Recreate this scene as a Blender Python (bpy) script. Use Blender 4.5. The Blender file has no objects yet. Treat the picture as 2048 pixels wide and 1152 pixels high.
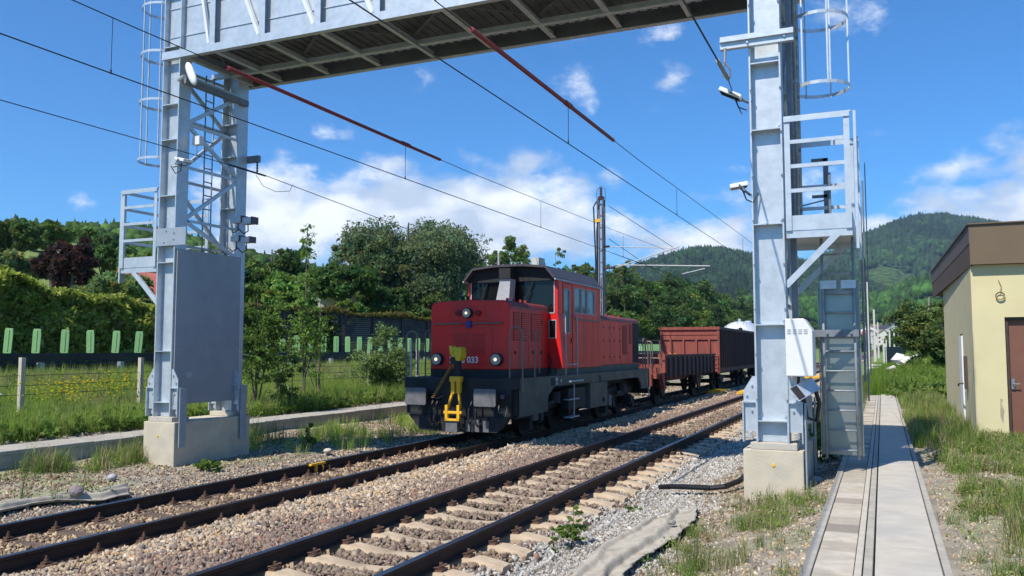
import bpy, math, random
import numpy as np
from mathutils import Vector, Matrix, Euler
random.seed(7); RNG = np.random.default_rng(7)
C = bpy.context.scene.collection
sc = bpy.context.scene
# ------------------------------------------------------------------ camera
F_PX = 1680.0
PITCH = math.atan(124 / F_PX); YAW = math.atan(741 / (F_PX / math.cos(PITCH)))
CAM = Vector((0, 0, 1.98))
cd = bpy.data.cameras.new('camera'); cam = bpy.data.objects.new('camera', cd); C.objects.link(cam)
cd.sensor_width = 36; cd.lens = F_PX / 2048 * 36; cd.clip_start = 0.1; cd.clip_end = 20000
cam.location = CAM; cam.rotation_euler = (math.pi / 2 + PITCH, 0, YAW); sc.camera = cam
# ------------------------------------------------------------------ light
SUN = Vector((-0.236, -0.72, 1.0)).normalized()
elev = math.asin(SUN.z)
sd = bpy.data.lights.new('sun', 'SUN'); so = bpy.data.objects.new('sun', sd); C.objects.link(so)
sd.energy = 4.2; sd.angle = math.radians(0.53); sd.color = (1, 0.935, 0.83)
so.rotation_euler = SUN.to_track_quat('Z', 'Y').to_euler(); so.location = (0, 0, 60)
sc.view_settings.view_transform = 'Standard'; sc.view_settings.look = 'None'
sc.view_settings.exposure = 0.55; sc.view_settings.gamma = 1.0

def node(nt, typ, **kw):
    n = nt.nodes.new(typ)
    for k, v in kw.items():
        if k[0] == 'i' and k[1:].isdigit(): n.inputs[int(k[1:])].default_value = v
        else: setattr(n, k, v)
    return n

def pxdir(px, py):
    F = Vector((-math.sin(YAW) * math.cos(PITCH), math.cos(YAW) * math.cos(PITCH), math.sin(PITCH)))
    R = Vector((math.cos(YAW), math.sin(YAW), 0)); U = R.cross(F)
    return (F * F_PX + R * (px - 1024) + U * (576 - py))
def P(px, py, X=None, Y=None, Z=None):
    "world point that the photo shows at px,py, given one known world coordinate"
    r = pxdir(px, py)
    for i, v in enumerate((X, Y, Z)):
        if v is not None:
            return CAM + r * ((v - CAM[i]) / r[i])

w = bpy.data.worlds.new('World'); sc.world = w; w.use_nodes = True
nt = w.node_tree; nt.nodes.clear(); L = nt.links.new
out = node(nt, 'ShaderNodeOutputWorld'); bg = node(nt, 'ShaderNodeBackground')
sky = node(nt, 'ShaderNodeTexSky'); sky.sky_type = 'NISHITA'; sky.sun_disc = False
sky.sun_elevation = elev; sky.sun_rotation = math.atan2(SUN.x, SUN.y)
sky.altitude = 700; sky.air_density = 1.0; sky.dust_density = 0.15; sky.ozone_density = 4.0
sc_sky = node(nt, 'ShaderNodeVectorMath', operation='MULTIPLY'); L(sky.outputs[0], sc_sky.inputs[0])
sc_sky.inputs[1].default_value = (0.034, 0.084, 0.122)
tc = node(nt, 'ShaderNodeTexCoord')
# clouds live in the sky dome: each bank is a soft region of sky directions, broken up by noise
nz0 = node(nt, 'ShaderNodeTexNoise'); nz0.inputs['Scale'].default_value = 7; nz0.inputs['Detail'].default_value = 5
L(tc.outputs['Generated'], nz0.inputs['Vector'])
dis = node(nt, 'ShaderNodeVectorMath', operation='MULTIPLY_ADD'); L(nz0.outputs['Color'], dis.inputs[0])
dis.inputs[1].default_value = (0.07, 0.07, 0.045)
sub = node(nt, 'ShaderNodeVectorMath', operation='SUBTRACT'); L(tc.outputs['Generated'], sub.inputs[0])
sub.inputs[1].default_value = (0.035, 0.035, 0.0225)
L(sub.outputs[0], dis.inputs[2])
CLOUDS = [(545, 430, .085, .062, 1.15), (680, 445, .11, .058, 1.15), (830, 435, .12, .064, 1.15), (960, 435, .13, .066, 1.15), (1090, 450, .09, .055, 1.05),
          (1250, 440, .10, .038, .62), (1400, 490, .13, .04, .85), (1060, 330, .035, .028, .62), (1170, 165, .035, .035, .6), (1330, 190, .035, .03, .6),
          (1930, 350, .055, .022, .75), (2000, 410, .12, .035, .75), (1210, 360, .025, .016, .6), (860, 150, .02, .03, .5), (800, 330, .06, .02, .55),
          (1750, 460, .06, .02, .7), (1700, 30, .055, .03, .55), (1740, 275, .03, .015, .5), (2200, 330, .1, .05, .9), (300, 640, .2, .03, .8),
          (660, 270, .035, .018, .5), (1130, 70, .04, .03, .48), (1310, 60, .03, .025, .45), (1560, 400, .09, .05, .6), (170, 410, .02, .012, .48), (1450, 395, .05, .02, .5)]
acc = None
for (px, py, ra, re, s) in CLOUDS:
    c = pxdir(px, py).normalized()
    v = node(nt, 'ShaderNodeVectorMath', operation='SUBTRACT'); L(dis.outputs[0], v.inputs[0]); v.inputs[1].default_value = c
    v2 = node(nt, 'ShaderNodeVectorMath', operation='MULTIPLY'); L(v.outputs[0], v2.inputs[0]); v2.inputs[1].default_value = (1 / ra, 1 / ra, 1 / re)
    ln = node(nt, 'ShaderNodeVectorMath', operation='LENGTH'); L(v2.outputs[0], ln.inputs[0])
    mr = node(nt, 'ShaderNodeMapRange'); L(ln.outputs['Value'], mr.inputs[0]); mr.inputs[1].default_value = 0.2; mr.inputs[2].default_value = 1.5
    mr.inputs[3].default_value = s; mr.inputs[4].default_value = 0
    if acc is None: acc = mr.outputs[0]
    else:
        mx = node(nt, 'ShaderNodeMath', operation='MAXIMUM'); L(acc, mx.inputs[0]); L(mr.outputs[0], mx.inputs[1]); acc = mx.outputs[0]
nz = node(nt, 'ShaderNodeTexNoise'); nz.inputs['Scale'].default_value = 16; nz.inputs['Detail'].default_value = 9; nz.inputs['Roughness'].default_value = .64
mp = node(nt, 'ShaderNodeMapping'); mp.inputs['Scale'].default_value = (1, 1, 1.7); L(tc.outputs['Generated'], mp.inputs[0]); L(mp.outputs[0], nz.inputs['Vector'])
m1 = node(nt, 'ShaderNodeMath', operation='MULTIPLY_ADD'); L(nz.outputs[0], m1.inputs[0]); m1.inputs[1].default_value = 1.5; L(acc, m1.inputs[2])
al = node(nt, 'ShaderNodeMapRange'); al.interpolation_type = 'SMOOTHSTEP'; L(m1.outputs[0], al.inputs[0]); al.inputs[1].default_value = 1.05; al.inputs[2].default_value = 1.62
al.inputs[4].default_value = .97
nz3 = node(nt, 'ShaderNodeTexNoise'); nz3.inputs['Scale'].default_value = 11; nz3.inputs['Detail'].default_value = 6
mp3 = node(nt, 'ShaderNodeMapping'); mp3.inputs['Location'].default_value = (.0, .0, -.03); mp3.inputs['Scale'].default_value = (1, 1, 2.0)
L(tc.outputs['Generated'], mp3.inputs[0]); L(mp3.outputs[0], nz3.inputs['Vector'])
cr = node(nt, 'ShaderNodeMapRange'); L(nz3.outputs[0], cr.inputs[0]); cr.inputs[1].default_value = .42; cr.inputs[2].default_value = .62
cmix = node(nt, 'ShaderNodeMix', data_type='RGBA'); L(cr.outputs[0], cmix.inputs['Factor'])
cmix.inputs['A'].default_value = (.46, .54, .66, 1); cmix.inputs['B'].default_value = (.86, .89, .94, 1)
smix = node(nt, 'ShaderNodeMix', data_type='RGBA'); L(al.outputs[0], smix.inputs['Factor']); L(sc_sky.outputs[0], smix.inputs['A']); L(cmix.outputs['Result'], smix.inputs['B'])
L(smix.outputs['Result'], bg.inputs[0]); bg.inputs[1].default_value = 1.0
L(bg.outputs[0], out.inputs[0])

# ------------------------------------------------------------------ materials
def mat(name, col, rough=.6, metal=0.0, var=.15, scale=6.0, bump=0.0, bscale=60.0, attr=None, trans=0.0, spec=.5, stain=None, streak=False, coat=0.0, detail=5.0):
    m = bpy.data.materials.new(name); m.use_nodes = True; t = m.node_tree; t.nodes.clear()
    o = node(t, 'ShaderNodeOutputMaterial'); b = node(t, 'ShaderNodeBsdfPrincipled')
    b.inputs['Roughness'].default_value = rough; b.inputs['Metallic'].default_value = metal
    b.inputs['Specular IOR Level'].default_value = spec; b.inputs['Coat Weight'].default_value = coat
    tcn = node(t, 'ShaderNodeTexCoord')
    n = node(t, 'ShaderNodeTexNoise'); n.inputs['Scale'].default_value = scale; n.inputs['Detail'].default_value = detail
    if streak:
        mm = node(t, 'ShaderNodeMapping'); mm.inputs['Scale'].default_value = (1, 1, .12); t.links.new(tcn.outputs['Object'], mm.inputs[0]); t.links.new(mm.outputs[0], n.inputs['Vector'])
    else: t.links.new(tcn.outputs['Object'], n.inputs['Vector'])
    mr = node(t, 'ShaderNodeMapRange'); t.links.new(n.outputs[0], mr.inputs[0]); mr.inputs[1].default_value = .3; mr.inputs[2].default_value = .7
    mr.inputs[3].default_value = 1 - var; mr.inputs[4].default_value = 1 + var
    base = node(t, 'ShaderNodeVectorMath', operation='SCALE'); t.links.new(mr.outputs[0], base.inputs['Scale'])
    if attr:
        at = node(t, 'ShaderNodeAttribute'); at.attribute_name = attr; t.links.new(at.outputs['Color'], base.inputs[0])
    else: base.inputs[0].default_value = col
    res = base.outputs[0]
    if stain:
        n2 = node(t, 'ShaderNodeTexNoise'); n2.inputs['Scale'].default_value = stain[2]; n2.inputs['Detail'].default_value = 6
        if streak: t.links.new(mm.outputs[0], n2.inputs['Vector'])
        else: t.links.new(tcn.outputs['Object'], n2.inputs['Vector'])
        r2 = node(t, 'ShaderNodeMapRange'); t.links.new(n2.outputs[0], r2.inputs[0]); r2.inputs[1].default_value = .5; r2.inputs[2].default_value = .68; r2.inputs[4].default_value = stain[1]
        mx = node(t, 'ShaderNodeMix', data_type='RGBA'); t.links.new(r2.outputs[0], mx.inputs['Factor']); t.links.new(res, mx.inputs['A']); mx.inputs['B'].default_value = (*stain[0], 1)
        res = mx.outputs['Result']
    t.links.new(res, b.inputs['Base Color'])
    if bump:
        n3 = node(t, 'ShaderNodeTexNoise'); n3.inputs['Scale'].default_value = bscale; n3.inputs['Detail'].default_value = 4; t.links.new(tcn.outputs['Object'], n3.inputs['Vector'])
        bp = node(t, 'ShaderNodeBump'); bp.inputs['Strength'].default_value = bump; bp.inputs['Distance'].default_value = .02; t.links.new(n3.outputs[0], bp.inputs['Height']); t.links.new(bp.outputs[0], b.inputs['Normal'])
    fin = b.outputs[0]
    if trans:
        tr = node(t, 'ShaderNodeBsdfTranslucent'); t.links.new(res, tr.inputs[0]); ms = node(t, 'ShaderNodeMixShader'); ms.inputs[0].default_value = trans
        t.links.new(b.outputs[0], ms.inputs[1]); t.links.new(tr.outputs[0], ms.inputs[2]); fin = ms.outputs[0]
    t.links.new(fin, o.inputs[0])
    return m
M = {}
M['galv'] = mat('galvanised_steel', (.50, .55, .59), .42, .40, .10, 9, bump=.08, bscale=30, stain=((.60, .64, .68), .6, 3.5), detail=9)
M['galv_dark'] = mat('dull_galvanised_steel', (.20, .225, .25), .6, .3, .12, 5, stain=((.14, .15, .15), .5, 2))
M['zinc'] = mat('sunlit_look_zinc', (.74, .76, .77), .4, .2, .05, 6)  # whitened zinc: sunlight on the beam diagonals is put into the colour
M['pipe'] = mat('galvanised_pipe', (.30, .33, .36), .65, .2, .2, 9)
M['sheet'] = mat('matt_zinc_sheet', (.30, .33, .355), .55, .3, .06, 3, bump=.03, bscale=4, stain=((.35, .375, .39), .7, .9))
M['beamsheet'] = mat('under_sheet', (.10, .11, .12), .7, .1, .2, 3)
M['strap'] = mat('grey_plate', (.33, .38, .43), .5, .3, .08)
M['conc'] = mat('pale_concrete', (.52, .46, .35), .9, 0, .10, 3, bump=.25, bscale=40, stain=((.36, .34, .29), .55, 2.2))
M['conc_lid'] = mat('weathered_concrete', (.38, .35, .29), .92, 0, .14, 7, bump=.3, bscale=60, stain=((.29, .27, .24), .6, 1.7), attr=None)
M['conc_slab'] = mat('smooth_slab_concrete', (.46, .42, .35), .9, 0, .09, 5, bump=.15, bscale=80, stain=((.34, .335, .32), .6, 1.1))
M['lid'] = mat('trough_lid_concrete', (.3, .3, .3), .92, 0, .10, 9, bump=.3, bscale=70, attr='col')
M['sleeper'] = mat('concrete_sleeper', (.47, .365, .25), .9, 0, .16, 6, bump=.4, bscale=50, stain=((.24, .18, .125), .75, 3))
M['sleeper_red'] = mat('sleeper_end', (.36, .25, .20), .9, 0, .18, 6, bump=.3, bscale=50)
M['steelsleeper'] = mat('rusty_steel_sleeper', (.105, .07, .05), .85, .1, .25, 8, bump=.2, stain=((.16, .11, .08), .6, 5))
M['rail'] = mat('rail_side', (.045, .026, .020), .75, .3, .2, 5, bump=.1)
M['railtop'] = mat('rail_running_surface', (.16, .165, .19), .34, 1.0, .12, 2, stain=((.09, .07, .06), .5, .6))
M['clip'] = mat('rusty_fastening', (.12, .068, .045), .8, .2, .3, 20)
M['stone'] = mat('ballast_stone', (.3, .3, .3), .95, 0, .18, 25, bump=.3, bscale=90, attr='col')
M['leaf'] = mat('foliage', (.05, .1, .03), .55, 0, .12, 2, attr='col', trans=.42, spec=.12)
M['bark'] = mat('bark', (.11, .095, .075), .95, 0, .3, 8, bump=.6, bscale=20)
M['birch'] = mat('pale_bark', (.30, .28, .24), .9, 0, .4, 6)
M['red'] = mat('red_paint', (.70, .014, .010), .45, 0, .14, 2.5, bump=.02, bscale=12, stain=((.44, .022, .018), .7, 1.8), streak=True)
M['redside'] = mat('faded_red_paint', (.86, .064, .028), .52, 0, .15, 2.5, bump=.02, bscale=12, stain=((.48, .062, .040), .75, 2.4), streak=True)
M['maroon'] = mat('dusty_maroon_paint', (.19, .030, .032), .6, 0, .15, 4, stain=((.13, .06, .06), .5, 3))
M['dred'] = mat('dark_red_panel', (.36, .014, .012), .6, 0, .12, 6)
M['chas'] = mat('dirty_black_chassis', (.017, .018, .020), .7, .1, .35, 3, bump=.1, stain=((.040, .037, .032), .5, 1.8))
M['sill'] = mat('oily_green_grey_sill', (.085, .09, .075), .65, .1, .25, 2.5, stain=((.15, .15, .12), .6, 1.3))
M['black'] = mat('matt_black', (.012, .012, .013), .7)
M['roof'] = mat('dark_grey_roof_paint', (.055, .050, .060), .6, 0, .1, 4)
M['grey'] = mat('light_grey_paint', (.40, .41, .43), .55, 0, .1, 6)
M['buffer'] = mat('worn_steel_plate', (.16, .16, .165), .6, .3, .22, 8, stain=((.12, .12, .12), .5, 5))
M['rod'] = mat('brownish_rail', (.19, .15, .125), .5, .3, .15)
M['yellow'] = mat('yellow_paint', (.70, .50, .02), .5, 0, .15, 10, stain=((.42, .29, .02), .4, 9))
M['yellow2'] = mat('bright_yellow_paint', (.80, .43, .015), .5, 0, .08, 10)
M['white'] = mat('white_paint', (.78, .78, .77), .5, 0, .03, 3)
M['offwhite'] = mat('cabinet_white', (.70, .71, .70), .45, 0, .02, 2)
M['blue'] = mat('blue_paint', (.02, .03, .25), .5)
M['cloth'] = mat('geotextile_cloth', (.42, .38, .31), .95, 0, .14, 9, bump=.5, bscale=150, stain=((.27, .23, .17), .75, 3.5))
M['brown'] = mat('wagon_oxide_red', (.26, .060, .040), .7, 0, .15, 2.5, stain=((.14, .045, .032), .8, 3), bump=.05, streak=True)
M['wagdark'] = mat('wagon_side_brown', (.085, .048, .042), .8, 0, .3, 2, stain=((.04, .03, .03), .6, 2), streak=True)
M['tank'] = mat('silver_tank_paint', (.55, .57, .60), .45, .2, .04, 2)
M['cable'] = mat('wire', (.03, .032, .035), .6, .5)
M['redtube'] = mat('red_insulating_sleeve', (.20, .012, .015), .5)
M['fin'] = mat('green_plastic', (.22, .42, .16), .5, 0, .06, 3)
M['guard'] = mat('dark_guardrail', (.035, .036, .034), .6, .3, .3, 2)
M['noise'] = mat('dark_noise_wall', (.040, .038, .040), .85, 0, .3, 3, bump=.3, bscale=12)
M['asphalt'] = mat('asphalt', (.055, .055, .057), .9, 0, .1, 5)
M['plaster'] = mat('yellow_plaster', (.62, .55, .32), .9, 0, .04, 1.4, bump=.06, bscale=60, stain=((.53, .46, .26), .5, 1.3))
M['plaster2'] = M['plaster']
M['fascia'] = mat('brown_fascia', (.155, .110, .065), .6, .1, .1, 1.0, stain=((.12, .085, .055), .5, 1))
M['wood'] = mat('dark_weathered_wood', (.070, .050, .042), .8, 0, .3, 5, streak=True)
M['door'] = mat('brown_door', (.17, .072, .045), .6, 0, .12, 2)
M['tile'] = mat('clay_tiles', (.30, .17, .11), .85, 0, .3, 9, bump=.4, bscale=14)
M['redroof'] = mat('red_roof', (.32, .08, .07), .8, 0, .15, 3)
M['render'] = mat('pale_render', (.6, .59, .55), .9, 0, .05)
M['hose'] = mat('black_plastic_hose', (.014, .014, .016), .45)
M['mast'] = mat('pale_mast_concrete', (.50, .49, .44), .85, 0, .1, 3)
M['ceram'] = mat('brown_insulator', (.07, .03, .025), .3)
M['alu'] = mat('aluminium_tube', (.40, .41, .42), .6, .2, .05)
def glass(name, col, rough=.03):
    m = bpy.data.materials.new(name); m.use_nodes = True; t = m.node_tree; t.nodes.clear()
    o = node(t, 'ShaderNodeOutputMaterial'); b = node(t, 'ShaderNodeBsdfPrincipled'); b.inputs['Base Color'].default_value = (*col, 1)
    b.inputs['Roughness'].default_value = rough; b.inputs['Specular IOR Level'].default_value = .3
    n = node(t, 'ShaderNodeTexNoise'); n.inputs['Scale'].default_value = 1.5; bp = node(t, 'ShaderNodeBump'); bp.inputs['Strength'].default_value = .05
    t.links.new(n.outputs[0], bp.inputs['Height']); t.links.new(bp.outputs[0], b.inputs['Normal'])
    t.links.new(b.outputs[0], o.inputs[0]); return m
M['glass'] = glass('dark_glass', (.008, .010, .010)); M['glass2'] = glass('greenish_glass', (.16, .22, .20))
def lamp_mat():
    m = bpy.data.materials.new('lit_lamp_glass'); m.use_nodes = True; b = m.node_tree.nodes['Principled BSDF']
    b.inputs['Base Color'].default_value = (.6, .58, .52, 1); b.inputs['Roughness'].default_value = .15
    b.inputs['Emission Color'].default_value = (1, .72, .42, 1); b.inputs['Emission Strength'].default_value = .9
    return m
M['lamp'] = lamp_mat()
M['redlens'] = glass('dark_red_lens', (.12, .005, .008), .1)
M['lampglass'] = glass('clear_lamp_lens', (.35, .34, .31), .15)

# ------------------------------------------------------------------ mesh helpers
def link(name, me, parent=None):
    o = bpy.data.objects.new(name, me); C.objects.link(o)
    if parent: o.parent = parent
    return o
class MB:
    def __init__(s): s.v = []; s.f = []; s.mi = []; s.m = 0; s.seg = []
    def add(s, vs, fs):
        n = len(s.v); s.v += [tuple(v) for v in vs]; s.f += [tuple(i + n for i in f) for f in fs]; s.mi += [s.m] * len(fs); s.seg.append((n, len(s.v), len(s.f) - len(fs), len(s.f))); return s
    def box(s, a, b):
        (x0, y0, z0), (x1, y1, z1) = a, b
        x0, x1 = min(x0, x1), max(x0, x1); y0, y1 = min(y0, y1), max(y0, y1); z0, z1 = min(z0, z1), max(z0, z1)
        return s.add([(x0, y0, z0), (x1, y0, z0), (x1, y1, z0), (x0, y1, z0), (x0, y0, z1), (x1, y0, z1), (x1, y1, z1), (x0, y1, z1)],
                     [(0, 3, 2, 1), (4, 5, 6, 7), (0, 1, 5, 4), (1, 2, 6, 5), (2, 3, 7, 6), (3, 0, 4, 7)])
    def beam(s, p, q, w, h, up=(0, 0, 1)):
        p, q = Vector(p), Vector(q); d = (q - p).normalized(); u = Vector(up); r = d.cross(u)
        if r.length < 1e-4: r = d.cross(Vector((1, 0, 0)))
        r.normalize(); u = r.cross(d); r *= w / 2; u *= h / 2
        vs = [p - r - u, p + r - u, p + r + u, p - r + u, q - r - u, q + r - u, q + r + u, q - r + u]
        return s.add(vs, [(0, 1, 2, 3), (4, 7, 6, 5), (0, 4, 5, 1), (1, 5, 6, 2), (2, 6, 7, 3), (3, 7, 4, 0)])
    def tube(s, pts, r, n=8, closed=False, r2=None):
        pts = [Vector(p) for p in pts]; N = len(pts); vs = []; prev = None
        for i, p in enumerate(pts):
            if closed: d = pts[(i + 1) % N] - pts[i - 1]
            else: d = pts[min(i + 1, N - 1)] - pts[max(i - 1, 0)]
            d.normalize()
            if prev is None:
                a = d.cross(Vector((0, 0, 1)))
                if a.length < .05: a = d.cross(Vector((1, 0, 0)))
            else: a = prev - d * prev.dot(d)
            a.normalize(); prev = a; b = d.cross(a)
            rr = r if r2 is None else r + (r2 - r) * i / (N - 1)
            for k in range(n):
                t = 2 * math.pi * k / n; vs.append(p + a * (rr * math.cos(t)) + b * (rr * math.sin(t)))
        fs = []
        for i in range(N if closed else N - 1):
            j = (i + 1) % N
            for k in range(n):
                l = (k + 1) % n; fs.append((i * n + k, i * n + l, j * n + l, j * n + k))
        if not closed: fs += [tuple(range(n - 1, -1, -1)), tuple((N - 1) * n + k for k in range(n))]
        return s.add(vs, fs)
    def prism(s, prof, axis, a, b):
        "prof: 2D polygon in the two other axes (order x,y,z), extruded from a to b"
        def pt(u, v, t): return (t, u, v) if axis == 0 else (u, t, v) if axis == 1 else (u, v, t)
        n = len(prof); vs = [pt(u, v, a) for u, v in prof] + [pt(u, v, b) for u, v in prof]
        return s.add(vs, [tuple(range(n - 1, -1, -1)), tuple(range(n, 2 * n))] + [(i, (i + 1) % n, n + (i + 1) % n, n + i) for i in range(n)])
    def cyl(s, c, r, axis, l, n=16, r2=None):
        c = Vector(c); d = Vector([(1, 0, 0), (0, 1, 0), (0, 0, 1)][axis]) * (l / 2); return s.tube([c - d, c + d], r, n, r2=r2)
    def build(s, name, m, parent=None, world=False, bevel=0, smooth=False):
        me = bpy.data.meshes.new(name)
        vs = s.v
        if world and parent: o = parent.location; vs = [(x - o.x, y - o.y, z - o.z) for x, y, z in vs]
        me.from_pydata(vs, [], s.f); me.update()
        for mm in (m if isinstance(m, (list, tuple)) else [m]): me.materials.append(mm)
        if isinstance(m, (list, tuple)): me.polygons.foreach_set('material_index', s.mi)
        if smooth: me.polygons.foreach_set('use_smooth', [True] * len(me.polygons))
        o = link(name, me, parent)
        if bevel:
            b = o.modifiers.new('bevel', 'BEVEL'); b.width = bevel; b.segments = 2; b.limit_method = 'ANGLE'; b.angle_limit = .6
        return o
def _each(s, name, m, parent=None, world=False, bevel=0, smooth=False):
    "build every shape added to the MB as an object of its own"
    r = []
    for (a, b, c, d) in s.seg:
        q = MB(); q.v = s.v[a:b]; q.f = [tuple(i - a for i in f) for f in s.f[c:d]]; q.mi = s.mi[c:d]; r.append(q.build(name, m, parent, world, bevel, smooth))
    return r
MB.each = _each
def tag(o, label=None, cat=None, group=None, kind=None):
    if label: o['label'] = label
    if cat: o['category'] = cat
    if group: o['group'] = group
    if kind: o['kind'] = kind
    return o
def thing(name, loc, label, cat, group=None, rz=0):
    o = bpy.data.objects.new(name, None); C.objects.link(o); o.location = loc; o.rotation_euler = (0, 0, rz); o.empty_display_size = .2
    return tag(o, label, cat, group)
def dup(r, loc, label=None, group=None, rz=None, scale=None):
    def cp(o, par):
        c = o.copy(); C.objects.link(c); c.parent = par
        for ch in [x for x in KIDS.get(o.name, [])]: cp(ch, c)
        return c
    global KIDS
    KIDS = {}
    for o in C.objects:
        if o.parent: KIDS.setdefault(o.parent.name, []).append(o)
    c = cp(r, r.parent); c.location = loc
    if rz is not None: c.rotation_euler.z = rz
    if scale: c.scale = scale
    if label: c['label'] = label
    if group: c['group'] = group
    return c
def np_mesh(name, V, Fs, m, col=None, parent=None, smooth=False):
    "V (n,3), Fs list of (k,q) int arrays with q corners"
    me = bpy.data.meshes.new(name); V = np.asarray(V, np.float32)
    me.vertices.add(len(V)); me.vertices.foreach_set('co', V.ravel())
    loops = np.concatenate([f.ravel() for f in Fs]).astype(np.int32); tot = np.concatenate([np.full(len(f), f.shape[1]) for f in Fs]).astype(np.int32)
    st = np.concatenate([[0], np.cumsum(tot)[:-1]]).astype(np.int32)
    me.loops.add(len(loops)); me.loops.foreach_set('vertex_index', loops)
    me.polygons.add(len(tot)); me.polygons.foreach_set('loop_start', st); me.polygons.foreach_set('loop_total', tot)
    if smooth: me.polygons.foreach_set('use_smooth', np.ones(len(tot), bool))
    me.update(calc_edges=True); me.validate()
    if col is not None:
        a = me.color_attributes.new('col', 'FLOAT_COLOR', 'POINT'); cc = np.ones((len(V), 4), np.float32); cc[:, :3] = col; a.data.foreach_set('color', cc.ravel())
    me.materials.append(m)
    return link(name, me, parent)
def rotm(n, rng, tilt=None):
    "random rotation matrices; tilt=None uniform, else spin about z with small tilt"
    if tilt is None:
        q = rng.normal(size=(n, 4)); q /= np.linalg.norm(q, axis=1)[:, None]
        a, b, c, d = q.T
        return np.stack([np.stack([a*a+b*b-c*c-d*d, 2*(b*c-a*d), 2*(b*d+a*c)], 1), np.stack([2*(b*c+a*d), a*a-b*b+c*c-d*d, 2*(c*d-a*b)], 1), np.stack([2*(b*d-a*c), 2*(c*d+a*b), a*a-b*b-c*c+d*d], 1)], 1)
    t = rng.uniform(0, 2*np.pi, n); R = np.zeros((n, 3, 3)); R[:, 0, 0] = np.cos(t); R[:, 0, 1] = -np.sin(t); R[:, 1, 0] = np.sin(t); R[:, 1, 1] = np.cos(t); R[:, 2, 2] = 1
    tx = rng.normal(0, tilt, n); ty = rng.normal(0, tilt, n); R[:, 0, 2] = tx; R[:, 1, 2] = ty
    return R
def scatter(name, protos, pos, scl, R, col, m, label=None, cat=None, kind='stuff', parent=None, rng=RNG):
    "protos: list of (V, [faces arrays]); merges all copies in one mesh with a colour per copy"
    n = len(pos); which = rng.integers(0, len(protos), n); VV = []; FF = {}; CC = []; off = 0
    for k, (pv, pfs) in enumerate(protos):
        idx = np.where(which == k)[0]
        if not len(idx): continue
        sv = scl[idx]; sv = sv[:, None, None] if sv.ndim == 1 else sv[:, None, :]
        v = np.einsum('nij,nkj->nki', R[idx], np.broadcast_to(pv, (len(idx),) + pv.shape) * sv) + pos[idx][:, None, :]
        VV.append(v.reshape(-1, 3)); CC.append(np.repeat(col[idx], len(pv), 0))
        for f in pfs:
            g = (f[None] + (np.arange(len(idx)) * len(pv))[:, None, None] + off).reshape(-1, f.shape[1]); FF.setdefault(f.shape[1], []).append(g)
        off += len(idx) * len(pv)
    o = np_mesh(name, np.concatenate(VV), [np.concatenate(g) for g in FF.values()], m, np.concatenate(CC), parent)
    if kind: o['kind'] = kind
    return tag(o, label, cat)
def ico():
    t = (1 + 5 ** .5) / 2
    v = np.array([(-1,t,0),(1,t,0),(-1,-t,0),(1,-t,0),(0,-1,t),(0,1,t),(0,-1,-t),(0,1,-t),(t,0,-1),(t,0,1),(-t,0,-1),(-t,0,1)], float); v /= np.linalg.norm(v[0])
    f = np.array([(0,11,5),(0,5,1),(0,1,7),(0,7,10),(0,10,11),(1,5,9),(5,11,4),(11,10,2),(10,7,6),(7,1,8),(3,9,4),(3,4,2),(3,2,6),(3,6,8),(3,8,9),(4,9,5),(2,4,11),(6,2,10),(8,6,7),(9,8,1)])
    return v, f
def stones(k=6):
    r = []
    for i in range(k):
        v, f = ico(); g = np.random.default_rng(i + 50); v = v * (1 + g.uniform(-.42, .35, (12, 1))); v = v * np.array([1.15, g.uniform(.6, .9), g.uniform(.4, .75)]); r.append((v, [f]))
    return r
STONES = stones()
def stonemesh(mb, c, r, seed, flat=.6):
    v, f = ico(); g = np.random.default_rng(seed); v = v * (1 + g.uniform(-.22, .22, (12, 1))) * np.array([1, .8, flat]) * r; a = g.uniform(0, 6.28)
    x = v[:, 0] * math.cos(a) - v[:, 1] * math.sin(a); y = v[:, 0] * math.sin(a) + v[:, 1] * math.cos(a)
    mb.add([(c[0] + x[i], c[1] + y[i], c[2] + v[i, 2]) for i in range(12)], [tuple(q) for q in f])
def smooth01(x, a, b):
    t = np.clip((x - a) / (b - a), 0, 1); return t * t * (3 - 2 * t)
def fnoise(x, y, s, seed=0):
    "cheap smooth value noise"
    g = np.random.default_rng(seed); T = g.random((64, 64)); x = np.asarray(x, float) / s + 1000; y = np.asarray(y, float) / s + 1000
    xi = np.floor(x).astype(int); yi = np.floor(y).astype(int); fx = x - xi; fy = y - yi; fx = fx*fx*(3-2*fx); fy = fy*fy*(3-2*fy)
    q = lambda a, b: T[a % 64, b % 64]
    return (q(xi, yi)*(1-fx)+q(xi+1, yi)*fx)*(1-fy)+(q(xi, yi+1)*(1-fx)+q(xi+1, yi+1)*fx)*fy

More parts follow.
